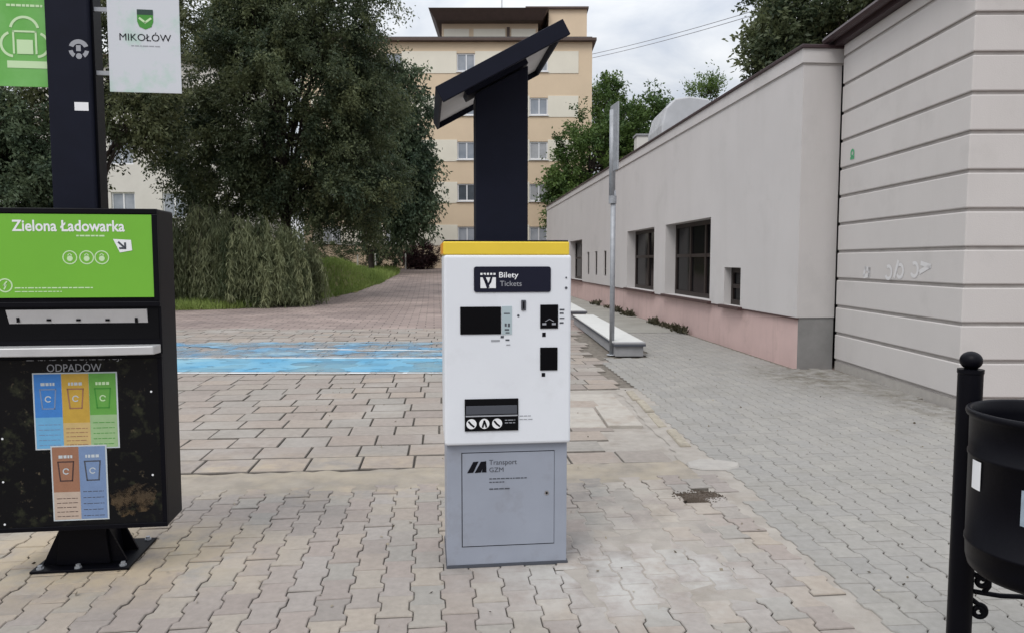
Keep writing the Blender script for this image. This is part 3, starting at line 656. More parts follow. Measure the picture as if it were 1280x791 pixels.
# socket strip (recessed, tilted) and shelf
_, zk1 = loc_at(100, 387); _, zk0 = loc_at(100, 414)
xa, _ = loc_at(8, 400); xb_, _ = loc_at(184, 400)
st_ = MB().add([(xa, FY-.004, zk1), (xb_, FY-.004, zk1), (xb_, FY+.016, zk0), (xa+.012, FY+.016, zk0), (xa, FY+.014, zk1), (xb_, FY+.014, zk1), (xb_, FY+.03, zk0), (xa, FY+.03, zk0)],
   [(3,2,1,0),(4,5,6,7),(0,1,5,4),(1,2,6,5),(2,3,7,6),(3,0,4,7)]).build('socket_strip', 'alu', ch)
box('strip_recess', 'slot', ch, xl+.01, xr-.01, FY+0.0085, FY+0.0118, loc_at(100, 424)[1], zk1+.004)
for k, px in enumerate((22, 60.5, 97.5, 134, 170)):
    cx, cz = loc_at(px, 400); w = 0.006 if k in (0, 4) else 0.009; h = 0.011 if k in (0, 4) else 0.005
    box('socket', 'slot', st_, cx-w, cx+w, FY+.0015, FY+.012, cz-h, cz+h)
zsh = loc_at(150, 436)[1]
mb = MB(); pts = [(xl-.005, FY+.01), (xl+.0, FY-.075), (-0.2, FY-.088), (0.0, FY-.092), (0.2, FY-.088), (xr-.012, FY-.070), (xr-.004, FY+.01)]
mb.prism(pts, zsh-.020, zsh+.020).build('shelf', 'alu', ch, bevel=0.004)
# lower framed poster
framed('lower_frame', zb, zm-.02, 0.022)
_, zp1 = loc_at(100, 446); 
po = box('forest_poster', 'forest', ch, xl+.0225, xr-.0225, FY+.006, FY+.0115, zb+.0225, zm-.043)
ypp = FY + .0052
mb = MB(); a, z1_ = loc_at(137, 601); b, z0_ = loc_at(194, 648); mb.add([((a+b)/2 + (b-a)*.52*(1+.12*math.sin(3*q)+random.uniform(-.12,.06))*math.cos(q), ypp, (z0_+z1_)/2 + (z1_-z0_)*.46*(1+.2*math.sin(2*q+1)+random.uniform(-.15,.1))*math.sin(q)) for q in [2*math.pi*k/40 for k in range(40)]], [tuple(range(40))]); mb.build('leaf_litter_print', 'leafalpha', po)
tx('ZASADY SEGREGACJI', 'printg', po, 32, 152, 443.5, 451.5, ypp); tx('ODPADÓW', 'printg', po, 58, 127, 452.5, 463.5, ypp)
def sheet_part(px0, px1, py0, py1, cols):
    a, z1_ = loc_at(px0, py0, ypp); b, z0_ = loc_at(px1, py1, ypp); y = ypp - .001
    sh_ = box('waste_sheet', 'paper', po, a, b, y, y+.0008, z0_, z1_)
    n = len(cols); mgn = 0.006; w = (b-a-2*mgn)/n
    for i, (c1, c2, split, ink) in enumerate(cols):
        l = a + mgn + w*i; r_ = l + w - .001; zz = z1_ - mgn - (z1_-z0_-2*mgn)*split
        mb = MB(); flat(mb, l, r_, zz, z1_-mgn, y-.0005, 0); flat(mb, l, r_, z0_+mgn, zz, y-.0005, 1); col = mb.build('column', [c1, c2], sh_)
        cx = (l+r_)/2; zc_ = z1_ - (z1_-z0_)*0.34; mb = MB(); q = y-.001
        stroke(mb, [(cx-.034, zc_+.045), (cx-.026, zc_-.045), (cx+.026, zc_-.045), (cx+.034, zc_+.045), (cx-.034, zc_+.045)], 0.006, q, 1)
        ring(mb, cx, zc_, 0.010, 0.015, q, 20, 320, 12, 0)
        dashes(mb, cx-.03, cx+.03, zc_+.062, 0.014, q, i+30, 0)
        for k in range(5): dashes(mb, l+.012, r_-.012, z0_ + .02 + k*(zz-z0_-.02)/5.5, 0.003, q, 50+i*7+k, 1)
        mb.build('bin_symbol', ['lightprint' if c1 in ('pgrn',) else 'paper', ink], col, kind='stuff')
sheet_part(40, 150, 466, 559, [('pblue','pblue2',.58,'pgry'), ('pyel','pyel2',.66,'pbrn'), ('pgrn','pgrn2',.56,'crest')])
ypp -= .0016
sheet_part(63, 137, 557, 648, [('pbrn','pbrn2',.62,'sill'), ('pgry','pgry',.5,'printd')])
ypp += .0016
for (px, py) in ((3, 548), (4, 602), (6, 655), (189, 489), (191, 593)):
    cx, cz = loc_at(px, py, FY); mb = MB(); disc(mb, cx, cz, 0.005, FY-.0008, 10); mb.build('screw', 'printw', ch)
pass
# mast behind the box
my0, my1 = 0.13, 0.28
mast = box('mast', 'navy', ch, -0.112, 0.082, my0, my1, 0.25, 3.5, 0.006)
box('mast_channel', 'black', ch, 0.0825, 0.095, my0+.03, my1-.03, 1.7, 3.5)
def at_mast(px, py, y): return loc_at(px, py, y)
a, z1_ = loc_at(85, 46, my0); b, z0_ = loc_at(112, 78, my0); cx, cz, r0 = (a+b)/2, (z0_+z1_)/2, (b-a)/2
st2 = MB(); ring(st2, cx, cz, r0*0.55, r0*1.0, my0-.0012, 20, 160, 14); ring(st2, cx, cz, r0*0.6, r0*1.0, my0-.0012, 190, 235, 6); ring(st2, cx, cz, r0*0.6, r0*1.0, my0-.0012, 305, 350, 6)
disc(st2, cx, cz-r0*.7, r0*.3, my0-.0014, 12); flat(st2, cx-r0*.25, cx+r0*.2, cz-r0*.2, cz+r0*.4, my0-.0013)
st2.build('round_sticker', 'printg', mast)
a, z1_ = loc_at(93, 128, my0); b, z0_ = loc_at(111, 139, my0); mb = MB(); flat(mb, a, b, z0_, z1_, my0-.0012); mb.build('white_sticker', 'printw', mast)
# green sign and white town sign on the mast
ys = my0 + 0.03
b, z0_ = loc_at(77, 110, ys); gs = box('green_sign', 'signgreen', ch, b-0.36, b, ys, ys+.006, z0_, z0_+.50, 0.001)
cx, cz = loc_at(31, 48, ys); y = ys-.0012; mb = MB()
ring(mb, cx-.050, cz-.030, 0.050, 0.062, y, 112, 265, 20); ring(mb, cx+.050, cz-.030, 0.050, 0.062, y, -85, 68, 20); ring(mb, cx, cz+.035, 0.056, 0.068, y-.0002, 12, 168, 24)
stroke(mb, [(cx-.05, cz-.07), (cx-.05, cz+.03), (cx+.05, cz+.03), (cx+.05, cz-.07)], 0.009, y-.0004); flat(mb, cx-.036, cx+.036, cz-.075, cz-.008, y-.0006)
a, z1_ = loc_at(9, 76, ys); b2, z0b = loc_at(77, 87, ys); flat(mb, a, b2, z0b, z1_, y)
dashes(mb, cx-.075, cx+.085, cz+.145, 0.011, y, 61)
mb.build('tree_charger_print', 'lightprint', gs)
a, z0_ = loc_at(137.5, 115, ys); b, _ = loc_at(227, 115, ys); ws = box('town_sign', 'signwhite', ch, a, b, ys, ys+.006, z0_, z0_+.50, 0.001)
box('sign_bracket', 'galv', ch, 0.095, a+.03, ys+.008, ys+.02, z0_+.08, z0_+.10); box('sign_bracket', 'galv', ch, 0.095, a+.03, ys+.008, ys+.02, z0_+.38, z0_+.40)
tx('MIKOŁÓW', 'printk', ws, 149, 214, 39.5, 53, y)
mb = MB(); l, zz = loc_at(164, 57.5, ys); r_, _ = loc_at(200, 57.5, ys); dashes(mb, l, r_, zz-.002, 0.004, y, 71); mb.build('small_print', 'printg', ws, kind='stuff')
cx, cz = loc_at(181.5, 25, ys); hw = .037
mb = MB(); mb.add([(cx-hw, y, cz-.010), (cx-hw*.75, y, cz-.035), (cx, y, cz-.047), (cx+hw*.75, y, cz-.035), (cx+hw, y, cz-.010), (cx+hw, y, cz+.045), (cx-hw, y, cz+.045)], [tuple(range(7))], 0)
mb.add([(cx-hw, y-.0005, cz+.022), (cx+hw, y-.0005, cz+.022), (cx+hw, y-.0005, cz+.047), (cx-hw, y-.0005, cz+.047)], [(0,1,2,3)], 1)
stroke(mb, [(cx-.024, cz+.004), (cx, cz-.014), (cx+.024, cz+.004)], 0.010, y-.0006, 2); mb.build('crest', ['crest', 'crestd', 'lightprint'], ws)
# pedestal: sloped foot with gussets on a bolted plate
mb = MB(); bx0, bx1, by0, by1 = -0.185, 0.165, 0.02, 0.36
mb.add([(bx0+.05,by0+.03,.018),(bx1-.05,by0+.03,.018),(bx1-.05,by1-.05,.018),(bx0+.05,by1-.05,.018),(-0.10,0.04,zb+.02),(0.09,0.04,zb+.02),(0.09,0.26,zb+.02),(-0.10,0.26,zb+.02)],
       [(0,3,2,1),(4,5,6,7),(0,1,5,4),(1,2,6,5),(2,3,7,6),(3,0,4,7)]); mb.build('pedestal', 'black', ch, bevel=.003)
for (gx, s) in ((bx0, -1), (bx1, 1)):
    for gy in (0.07, 0.22):
        q = 0.02*s; MB().add([(gx+q, gy, .018), (gx-.09*s, gy, .018), (gx-.09*s, gy, zb+.01), (gx+q, gy+.012, .018), (gx-.09*s, gy+.012, .018), (gx-.09*s, gy+.012, zb+.01)], [(0,1,2),(5,4,3),(0,3,4,1),(1,4,5,2),(2,5,3,0)]).build('gusset', 'black', ch)
pp = box('foot_plate', 'black', ch, bx0-.045, bx1+.055, by0-.03, by1+.03, .003, .016, 0.002)
for (qx, qy) in ((bx0-.01, by0), (-0.02, by0-.005), (bx1+.02, by0), (bx1+.02, by1), (bx0-.01, by1)):
    mb = MB(); mb.lathe([(0.0001,.034),(.011,.034),(.011,.022),(.017,.022),(.017,.016)], 8, (qx, qy)); mb.build('bolt', 'galv', pp)

# ------------------------------------------------------------------ litter bin and post
bp = thing('litter_bin_post', 'black round steel post with ball finial and scroll brackets beside the litter bin', 'post', (1.492, 2.40, 0))
MB().lathe([(.0001,0),(.037,0),(.037,1.135),(.039,1.138),(.039,1.150),(.0001,1.150)], 28).build('shaft', 'black', bp, smooth=True).modifiers.new('e', 'EDGE_SPLIT')
MB().lathe([(.020,1.146),(.020,1.158)] + [(.0335*math.cos(R(a)), 1.178 + .030*math.sin(R(a))) for a in range(-48, 91, 12)], 28).build('ball_finial', 'black', bp, smooth=True)
# scroll bracket under the bin, along the direction from post to bin centre
bc = Vector((1.577, 2.135)); dv = (bc - Vector((1.492, 2.40))); dist = dv.length; ang = math.atan2(dv.y, dv.x)
def scroll(cx, cz, r0, a0, turns, n=26):
    return [(cx + r0*(1-0.6*k/n)*math.cos(R(a0 + 360*turns*k/n)), 0, cz + r0*(1-0.6*k/n)*math.sin(R(a0 + 360*turns*k/n))) for k in range(n+1)]
def scroll_bracket(rz):
    for pts in ([(0.03,0,.44),(0.07,0,.435),(0.12,0,.43),(0.18,0,.432),(0.24,0,.425)] + scroll(0.24, .445, .020, -90, 1.2),
                [(0.035,0,.50),(0.05,0,.49)] + scroll(0.062, .475, .022, 120, -1.3),
                [(0.03,0,.415),(0.05,0,.40)] + scroll(0.058, .372, .024, 95, -1.4),
                [(0.07,0,.437),(0.085,0,.46),(0.085,0,.50)]):
        o = MB().tube([(p[0], p[1], p[2]-.03) for p in pts], 0.0085, 8).build('scroll_bracket', 'black', bp, smooth=True); o.rotation_euler = (0, 0, rz)
scroll_bracket(ang + R(62))
bn = thing('litter_bin', 'round black steel litter bin with rolled rim, white sticker and pale emblem', 'litter bin', (bc.x, bc.y, -.035))
prof = [(.0001,.598),(.155,.598),(.185,.604),(.200,.618),(.207,.645),(.209,.69),(.212,.692),(.212,.700),(.209,.702),(.210,.955),(.213,.957),(.213,.965),(.210,.967),(.211,1.07),(.219,1.076),(.222,1.085),(.219,1.094),(.212,1.096),(.205,1.090),(.203,1.05),(.200,.66),(.0001,.65)]
MB().lathe(prof, 64).build('drum', 'black', bn, smooth=True)
def drum_patch(name, a0, a1, z0, z1, m, parent, skew=0.0):
    mb = MB(); n = 8; v = []; q = 1.003 if 'print' in name else 1.0
    for k in range(n+1):
        a = R(a0 + (a1-a0)*k/n); v += [(.2118*q*math.cos(a), .2118*q*math.sin(a), z0 + skew*k/n), (.2118*q*math.cos(a), .2118*q*math.sin(a), z1)]
    return mb.add(v, [(2*k, 2*k+2, 2*k+3, 2*k+1) for k in range(n)]).build(name, m, parent)
drum_patch('white_sticker', 170, 182, .865, .95, 'printw', bn)
drum_patch('emblem', 216, 262, .805, .905, 'emblemblue', bn, -0.02)
drum_patch('emblem_print', 224, 250, .83, .892, 'printw', bn)
for hz in (.70, .95): box('hanger', 'black', bn, .2, .25, -.02, .02, hz, hz+.03).rotation_euler = (0, 0, ang + math.pi)

# ------------------------------------------------------------------ signpost and low benches
sp = thing('signpost', 'tall galvanised signpost with narrow grey plate beside the low bench', 'signpost', (1.60, 11.86, 0))
MB().tube([(0,0,0),(0,0,2.6)], .040, 16).build('pole', 'galv', sp, smooth=True)
MB().tube([(-.02,0,2.45),(-.02,0,3.85)], .050, 16).build('upper_pole', 'galv', sp, smooth=True)
MB().tube([(-.01,0,2.40),(-.01,0,2.52)], .062, 16).build('clamp', 'galv', sp)
o = box('sign_plate', 'galv', sp, -.20, .20, -.012, .012, 2.90, 3.93, .004); o.rotation_euler = (0, 0, R(-81)); o.location = (.0, -.075, 0)
MB().lathe([(.0001,.012),(.075,.012),(.085,0)], 18).build('foot', 'galv', sp)
def bench(name, label, x, y, L_, w=.50):
    t = thing(name, label, 'bench', (x, y, 0), R(1.5), 'low benches along the footpath')
    box('base', 'benchbase', t, .03, w-.03, .04, L_-.04, 0, .165, .01)
    box('edge_band', 'printd', t, .0, w, 0, L_, .165, .200, .004)
    n = max(2, int(L_/1.5))
    for k in range(n): box('top_slab', 'benchtop' , t, .004, w-.004, .15+ (L_-.16)*k/n, .15 + (L_-.16)*(k+1)/n - .008, .2005, .225, .004)
    box('end_slab', 'benchbase', t, .004, w-.004, .004, .142, .2005, .2245, .004)
bench('low_bench', 'long low bench with white top slabs and dark edge beside the galvanised signpost', 1.60, 11.58, 6.1)
bench('low_bench', 'low bench with white top beyond the end of the bench at the signpost', 1.42, 18.9, 5.0)

# ------------------------------------------------------------------ wall with real openings (front plane y=0, facing -y)
def wall_openings(mb, x0, x1, z0, z1, ops, depth, mi=0, y=0.0):
    xs = sorted({x0, x1, *[o[0] for o in ops], *[o[1] for o in ops]}); zs = sorted({z0, z1, *[o[2] for o in ops], *[o[3] for o in ops]})
    for i in range(len(xs)-1):
        for j in range(len(zs)-1):
            cx, cz = (xs[i]+xs[i+1])/2, (zs[j]+zs[j+1])/2
            if any(o[0] < cx < o[1] and o[2] < cz < o[3] for o in ops): continue
            mb.add([(xs[i],y,zs[j]),(xs[i+1],y,zs[j]),(xs[i+1],y,zs[j+1]),(xs[i],y,zs[j+1])], [(0,1,2,3)], mi)
    for (a, b, c, d) in ops:
        mb.add([(a,y,c),(b,y,c),(b,y,d),(a,y,d),(a,y+depth,c),(b,y+depth,c),(b,y+depth,d),(a,y+depth,d)], [(0,4,5,1),(1,5,6,2),(2,6,7,3),(3,7,4,0)], mi)
def window(parent, a, b, c, d, y, fr='winwhite', gl='winpane', w=0.07, mull=(0.5,), trans=(), t=0.06):
    o = MB()
    o.box(a, b, y, y+t, c, c+w); o.box(a, b, y, y+t, d-w, d); o.box(a, a+w, y, y+t, c+w+.001, d-w-.001); o.box(b-w, b, y, y+t, c+w+.001, d-w-.001)
    for m_ in mull: xm = a + (b-a)*m_; o.box(xm-w*.5, xm+w*.5, y-.004, y+t, c+w+.001, d-w-.001)
    for m_ in trans: zm_ = c + (d-c)*m_; o.box(a+w+.001, b-w-.001, y+.002, y+t, zm_-w*.4, zm_+w*.4)
    f_ = o.build('window', fr, parent)
    cuts = [a+w] + [a+(b-a)*m_ for m_ in mull] + [b-w]
    for i in range(len(cuts)-1): box('pane', gl, f_, cuts[i]+.002, cuts[i+1]-.002, y+t*.5, y+t*.5+.012, c+w, d-w)
    return f_

# ------------------------------------------------------------------ low building with pink plinth
n_ = math.hypot(.07, 1); lb = thing('low_building', 'long low grey plastered building with pink plinth and dark windows', 'building', (4.016, 10.467, 0), math.atan2(-1, .07))
LEN = 30.4; HT = 4.447
S_ = lambda y: -(y - 10.467) * n_
wins = [(S_(17.25), S_(14.15), .74, 2.32), (S_(21.2), S_(18.25), .74, 2.32), (S_(32.2), S_(29.0), .74, 2.32), (S_(13.38), S_(12.6), .72, 1.38)]
slits = [(S_(y)-.22, S_(y)+.22, 1.0, 1.82) for y in (27.6, 26.0, 24.4)]
mb = MB(); wall_openings(mb, -LEN, 0, .70, HT-.26, wins + slits, .32)
mb.add([(0,0,.70),(0,.545,.70),(0,.545,HT-.26),(0,0,HT-.26)], [(0,1,2,3)])                 # short return wall facing the square
mb.add([(-LEN,0,.0),(-LEN,6,.0),(-LEN,6,HT-.26),(-LEN,0,HT-.26)], [(3,2,1,0)])
mb.add([(-LEN,0,.70),(0,0,.70),(0,.05,.70),(-LEN,.05,.70)], [(3,2,1,0)])
mb.build('wall', 'wall', lb)
box('plinth', 'pink', lb, -LEN+.01, -.02, .034, .3, -.05, .698)
box('plinth_shadow_strip', 'sill', lb, -LEN+.01, .006, -.008, .03, .676, .699)  # dark brown strip standing in for the shadow line between wall and plinth
box('return_plinth', 'greyplinth', lb, -.0195, -.015, .03, .545, -.05, .698)
mb = MB(); mb.prism([(-LEN-.02,-.025),(.025,-.025),(.025,.60),(-LEN-.02,.60)], HT-.235, HT-.045); mb.build('fascia', 'wall', lb)
mb = MB(); mb.prism([(-LEN-.01,-.006),(.008,-.006),(.008,.56),(-LEN-.01,.56)], HT-.2605, HT-.2345); mb.build('fascia_shadow_gap', 'ribcore', lb)
mb = MB(); mb.prism([(-LEN-.05,-.055),(.055,-.055),(.055,.62),(-LEN-.05,.62)], HT-.0448, HT+.005); mb.build('coping', 'maroon', lb, bevel=.008)
box('roof', 'roofflat', lb, -LEN, -.02, .621, 6, HT-.3, HT-.12)
box('back_wall', 'wall', lb, -LEN+.02, -.03, 5.7, 5.95, 0, HT-.31)
box('interior_floor', 'slot', lb, -LEN+.05, -.05, .6, 5.6, .3, .34)
for k, (a, b, c, d) in enumerate(wins):
    mu, tr_ = ((.36, .68), (.55,)) if k == 0 else ((.5,), (.55,)) if k < 3 else ((), (.5,))
    f_ = window(lb, a+.002, b-.002, c+.002, d-.002, .24 if k < 3 else .13, 'brownframe', 'darkglass', .09, mu, tr_)
    box('sill', 'sill', lb, a-.10, b+.10, -.075, .24, c-.055, c-.001 if k < 3 else c-.001, .006)
    if k < 3:
        MB().box(a+.1, a+(b-a)*(.34 if k == 0 else .45), .275, .279, c+.1, d-.1).build('curtain', 'curtain', f_)
for (a, b, c, d) in slits: window(lb, a+.002, b-.002, c+.002, d-.002, .04, 'brownframe', 'darkglass', .05, (), (.3,))
# things on its roof
dm = thing('roof_vent', 'pale rounded metal housing standing on the low building roof', 'roof housing', (5.15, 22.0, HT-.12))
prof = [(-.82,0),(.86,0),(.86,1.35),(.80,1.62),(.55,1.86),(.0,1.93),(-.42,1.86),(-.68,1.6),(-.80,1.1)]
MB().plate(prof, 0, 2.2).build('shell', 'dome', dm, bevel=.05)
for k in range(3): MB().plate([(p[0]*1.012, p[1]*1.008 if p[1] else 0) for p in prof], .35+k*.7, .40+k*.7).build('rib', 'dome', dm)
rb = thing('roof_chimney', 'small cream plastered chimney block at the roof edge', 'chimney', (4.62, 26, HT-.12))
box('stack', 'palewall', rb, -.32, .32, 0, .6, 0, 1.45, .02); box('cap', 'benchbase', rb, -.36, .36, -.04, .64, 1.45, 1.52, .01)

# ------------------------------------------------------------------ banded building on the right
rbd = thing('banded_building', 'grey plastered building with deep horizontal grooves and maroon eaves', 'building', (4.48, 7.39, 0), R(-0.9))
DL = 3.0; WD = 8.0
def lshape(o0, o1): return [(o0, DL), (o0, o0), (WD, o0), (WD, o1), (o1, o1), (o1, DL)]
MB().prism(lshape(.026, .25), -.05, 4.42).build('core_wall', 'ribcore', rbd)
MB().prism(lshape(.012, .0255), -.05, .10).build('plinth', 'palestone', rbd)
zz = .114
while zz < 4.4:
    z1_ = min(zz + .377, 4.43)
    MB().prism(lshape(0, .0255), zz + .020, z1_ - .016 if z1_ < 4.42 else 4.43).build('band', 'ribwall', rbd, bevel=.012)
    zz += .377
MB().prism([(-.10, DL+.1), (-.10, -.10), (WD, -.10), (WD, DL+.1)], 4.43, 4.50).build('eaves', 'maroon', rbd)
MB().add([(-.16,-.16,4.502),(WD,-.16,4.502),(WD,DL+.9,4.502),(-.16,DL+.9,4.502),(1.7,1.85,5.25),(WD,1.85,5.25)], [(0,1,5,4),(2,3,4,5),(3,0,4),(0,3,2,1)]).build('roof', 'rooftile', rbd)
MB().tube([(-.17,-.17,4.53),(-.17,DL+.2,4.53)], .055, 8).build('gutter', 'maroon', rbd); MB().tube([(-.17,-.17,4.531),(WD,-.17,4.531)], .055, 8).build('gutter', 'maroon', rbd)
# spray tags and small sticker on the left face (x=0 plane of the building)
def on_side(mbb): mbb.v = [(-.004 + v_[1], v_[0], v_[2]) for v_ in mbb.v]; mbb.f = [tuple(reversed(f_)) for f_ in mbb.f]; return mbb
mb = MB()
stroke(mb, [(2.16,1.33),(2.12,1.40),(2.02,1.39),(2.02,1.32),(2.14,1.30)], .055, 0)
for (cx, cz) in ((1.52,1.36),(1.25,1.38),(.93,1.40)): ring(mb, cx, cz, .055, .095, 0, 60, 330, 14)
stroke(mb, [(1.37,1.32),(1.30,1.48)], .05, 0); stroke(mb, [(.80,1.38),(.62,1.44),(.78,1.47)], .05, 0)
on_side(mb).build('spray_tag', 'tag', rbd, kind='stuff')
mb = MB(); ring(mb, 2.62, 2.92, .025, .06, 0, 0, 360, 14); flat(mb, 2.56, 2.68, 2.84, 2.88, 0); on_side(mb).build('sticker', 'greensticker', rbd)

# ------------------------------------------------------------------ apartment block
ap = thing('apartment_block', 'five storey apartment block with peach and cream bands and brown roof edge', 'building', (0, 49, 0))
BX0, BX1, BZ1 = -13.6, 5.161, 15.5
rows = [(13.65, 14.80), (10.88, 11.99), (8.05, 9.20), (5.37, 6.49), (2.6, 3.72)]
cols = [(-3.561, -2.374), (1.135, 2.322), (-8.3, -7.1), (-12.4, -11.2)]
ops = [(a, b, c, d) for (a, b) in cols for (c, d) in rows]
mb = MB(); wall_openings(mb, BX0, BX1, .5, BZ1, ops, .18)
mb.add([(BX1,0,.5),(BX1,11,.5),(BX1,11,BZ1),(BX1,0,BZ1)], [(0,1,2,3)]); mb.add([(BX0,0,.5),(BX0,11,.5),(BX0,11,BZ1),(BX0,0,BZ1)], [(3,2,1,0)]); mb.add([(BX0,11,.5),(BX1,11,.5),(BX1,11,BZ1),(BX0,11,BZ1)], [(3,2,1,0)])
mb.build('wall', 'peach', ap)
edges = [BX0+.6] + sorted([v_ for c in cols for v_ in c]) + [4.284]
for (c, d) in rows:
    for i in range(0, len(edges), 2): box('cream_panel', 'cream', ap, edges[i], edges[i+1], -.03, -.002, c-.12, d+.12)
for (a, b) in cols:
    for (c, d) in rows:
        window(ap, a+.002, b-.002, c+.002, d-.002, .06, gl=random.choice(['winpane', 'winpane', 'winpane2', 'winpane3']), w=.08, mull=(.52,)); box('sill', 'winwhite', ap, a-.05, b+.05, -.09, .05, c-.06, c-.002)
box('cornice', 'cornice', ap, BX0-.3, BX1+.25, -.35, 11.3, BZ1, BZ1+.20, .03)
box('roof', 'roofflat', ap, BX0, BX1, 0, 11, BZ1+.281, BZ1+.34)
ph = box('penthouse', 'peach', ap, -4.75, 1.75, 2.6, 10, BZ1+.34, 17.6)
box('penthouse_panel', 'cream', ph, -4.6, -2.9, 2.55, 2.598, BZ1+.5, 17.1); box('penthouse_panel', 'cream', ph, -2.6, -.45, 2.55, 2.598, BZ1+.5, 17.1); box('penthouse_panel', 'cream', ph, -.05, 1.6, 2.55, 2.598, BZ1+.5, 17.1); box('downpipe', 'cornice', ph, -.35, -.15, 2.5, 2.598, BZ1+.4, 17.2)
MB().add([(-5.5,1.2,18.05),(2.4,1.2,18.05),(2.4,10,18.05),(-5.5,10,18.05),(-5.1,1.8,17.45),(2.0,1.8,17.45),(2.0,10,17.45),(-5.1,10,17.45)], [(3,2,1,0)[::-1],(4,7,6,5),(4,5,1,0),(5,6,2,1),(6,7,3,2),(7,4,0,3)]).build('penthouse_roof', 'cornice', ph)
box('stair_tower', 'peach', ap, 2.45, 5.0, 2.0, 9, BZ1+.34, 18.2); box('tower_roof', 'cornice', ap, .9, 5.1, 1.8, 9.1, 18.2, 18.33)
box('roof_plant', 'palewall', ap, -3.3, -.6, 4, 8, 18.06, 18.75)
MB().tube([(-.7,4,18.1),(-.7,4,20.0)], .03, 6).build('antenna', 'galv', ap); MB().tube([(-1.0,4,19.6),(-.4,4,19.6)], .02, 6).build('antenna', 'galv', ap)

# pale building behind the trees at the left
pb = thing('pale_building', 'pale plastered building glimpsed through the branches behind the charging station', 'building', (-28, 44, 0))
mb = MB(); o2 = [(1.5+3*k, 2.9+3*k, 4+3.1*j, 5.5+3.1*j) for k in range(3) for j in range(3)]
wall_openings(mb, 0, 13.4, 0, 13, o2, .2); mb.add([(13.4,0,0),(13.4,4,0),(13.4,4,13),(13.4,0,13)], [(0,1,2,3)]); mb.build('wall', 'palewall', pb)
for (a, b, c, d) in o2: window(pb, a+.002, b-.002, c+.002, d-.002, .1, w=.08)
box('roof', 'cornice', pb, -.4, 13.8, -.4, 5, 13.0, 13.3)

# overhead cables
for k, (z_, s_) in enumerate(((15.0, 'upper'), (14.75, 'lower'))):
    p0 = Vector((5.2, 50, z_)); p1 = Vector((13.5, 31, 12.75 - .18*k)); pts = []
    for i in range(25):
        t = i/24; p = p0.lerp(p1, t); p.z -= .18*4*t*(1-t); pts.append(p)
    o = MB().tube(pts, .016, 5).build('overhead_cable', 'cable'); tag(o, s_ + ' of two thin cables strung from the apartment block to the big dark tree', 'cable')

# ------------------------------------------------------------------ vegetation
def fast_mesh(name, V, nper, m, tone):
    nf = len(V)//nper; me = bpy.data.meshes.new(name)
    me.vertices.add(len(V)); me.vertices.foreach_set('co', V.astype(np.float32).ravel())
    me.loops.add(len(V)); me.loops.foreach_set('vertex_index', np.arange(len(V), dtype=np.int32))
    me.polygons.add(nf); me.polygons.foreach_set('loop_start', np.arange(nf, dtype=np.int32)*nper)
    me.update(calc_edges=True)
    at = me.attributes.new('tone', 'FLOAT', 'FACE'); at.data.foreach_set('value', tone.astype(np.float32)); me.materials.append(M[m]); return me
def leaf_quads(P, D_, L_, Wd):
    """rhombic leaves at P along direction D_ with random roll"""
    n = len(P); D_ = D_/np.linalg.norm(D_, axis=1, keepdims=True); r = rng.normal(size=(n, 3)); s = np.cross(D_, r); s /= np.linalg.norm(s, axis=1, keepdims=True) + 1e-9
    L_ = L_[:, None]; Wd = Wd[:, None]
    return np.stack([P, P + D_*L_*.45 + s*Wd*.5, P + D_*L_, P + D_*L_*.45 - s*Wd*.5], 1).reshape(-1, 3)
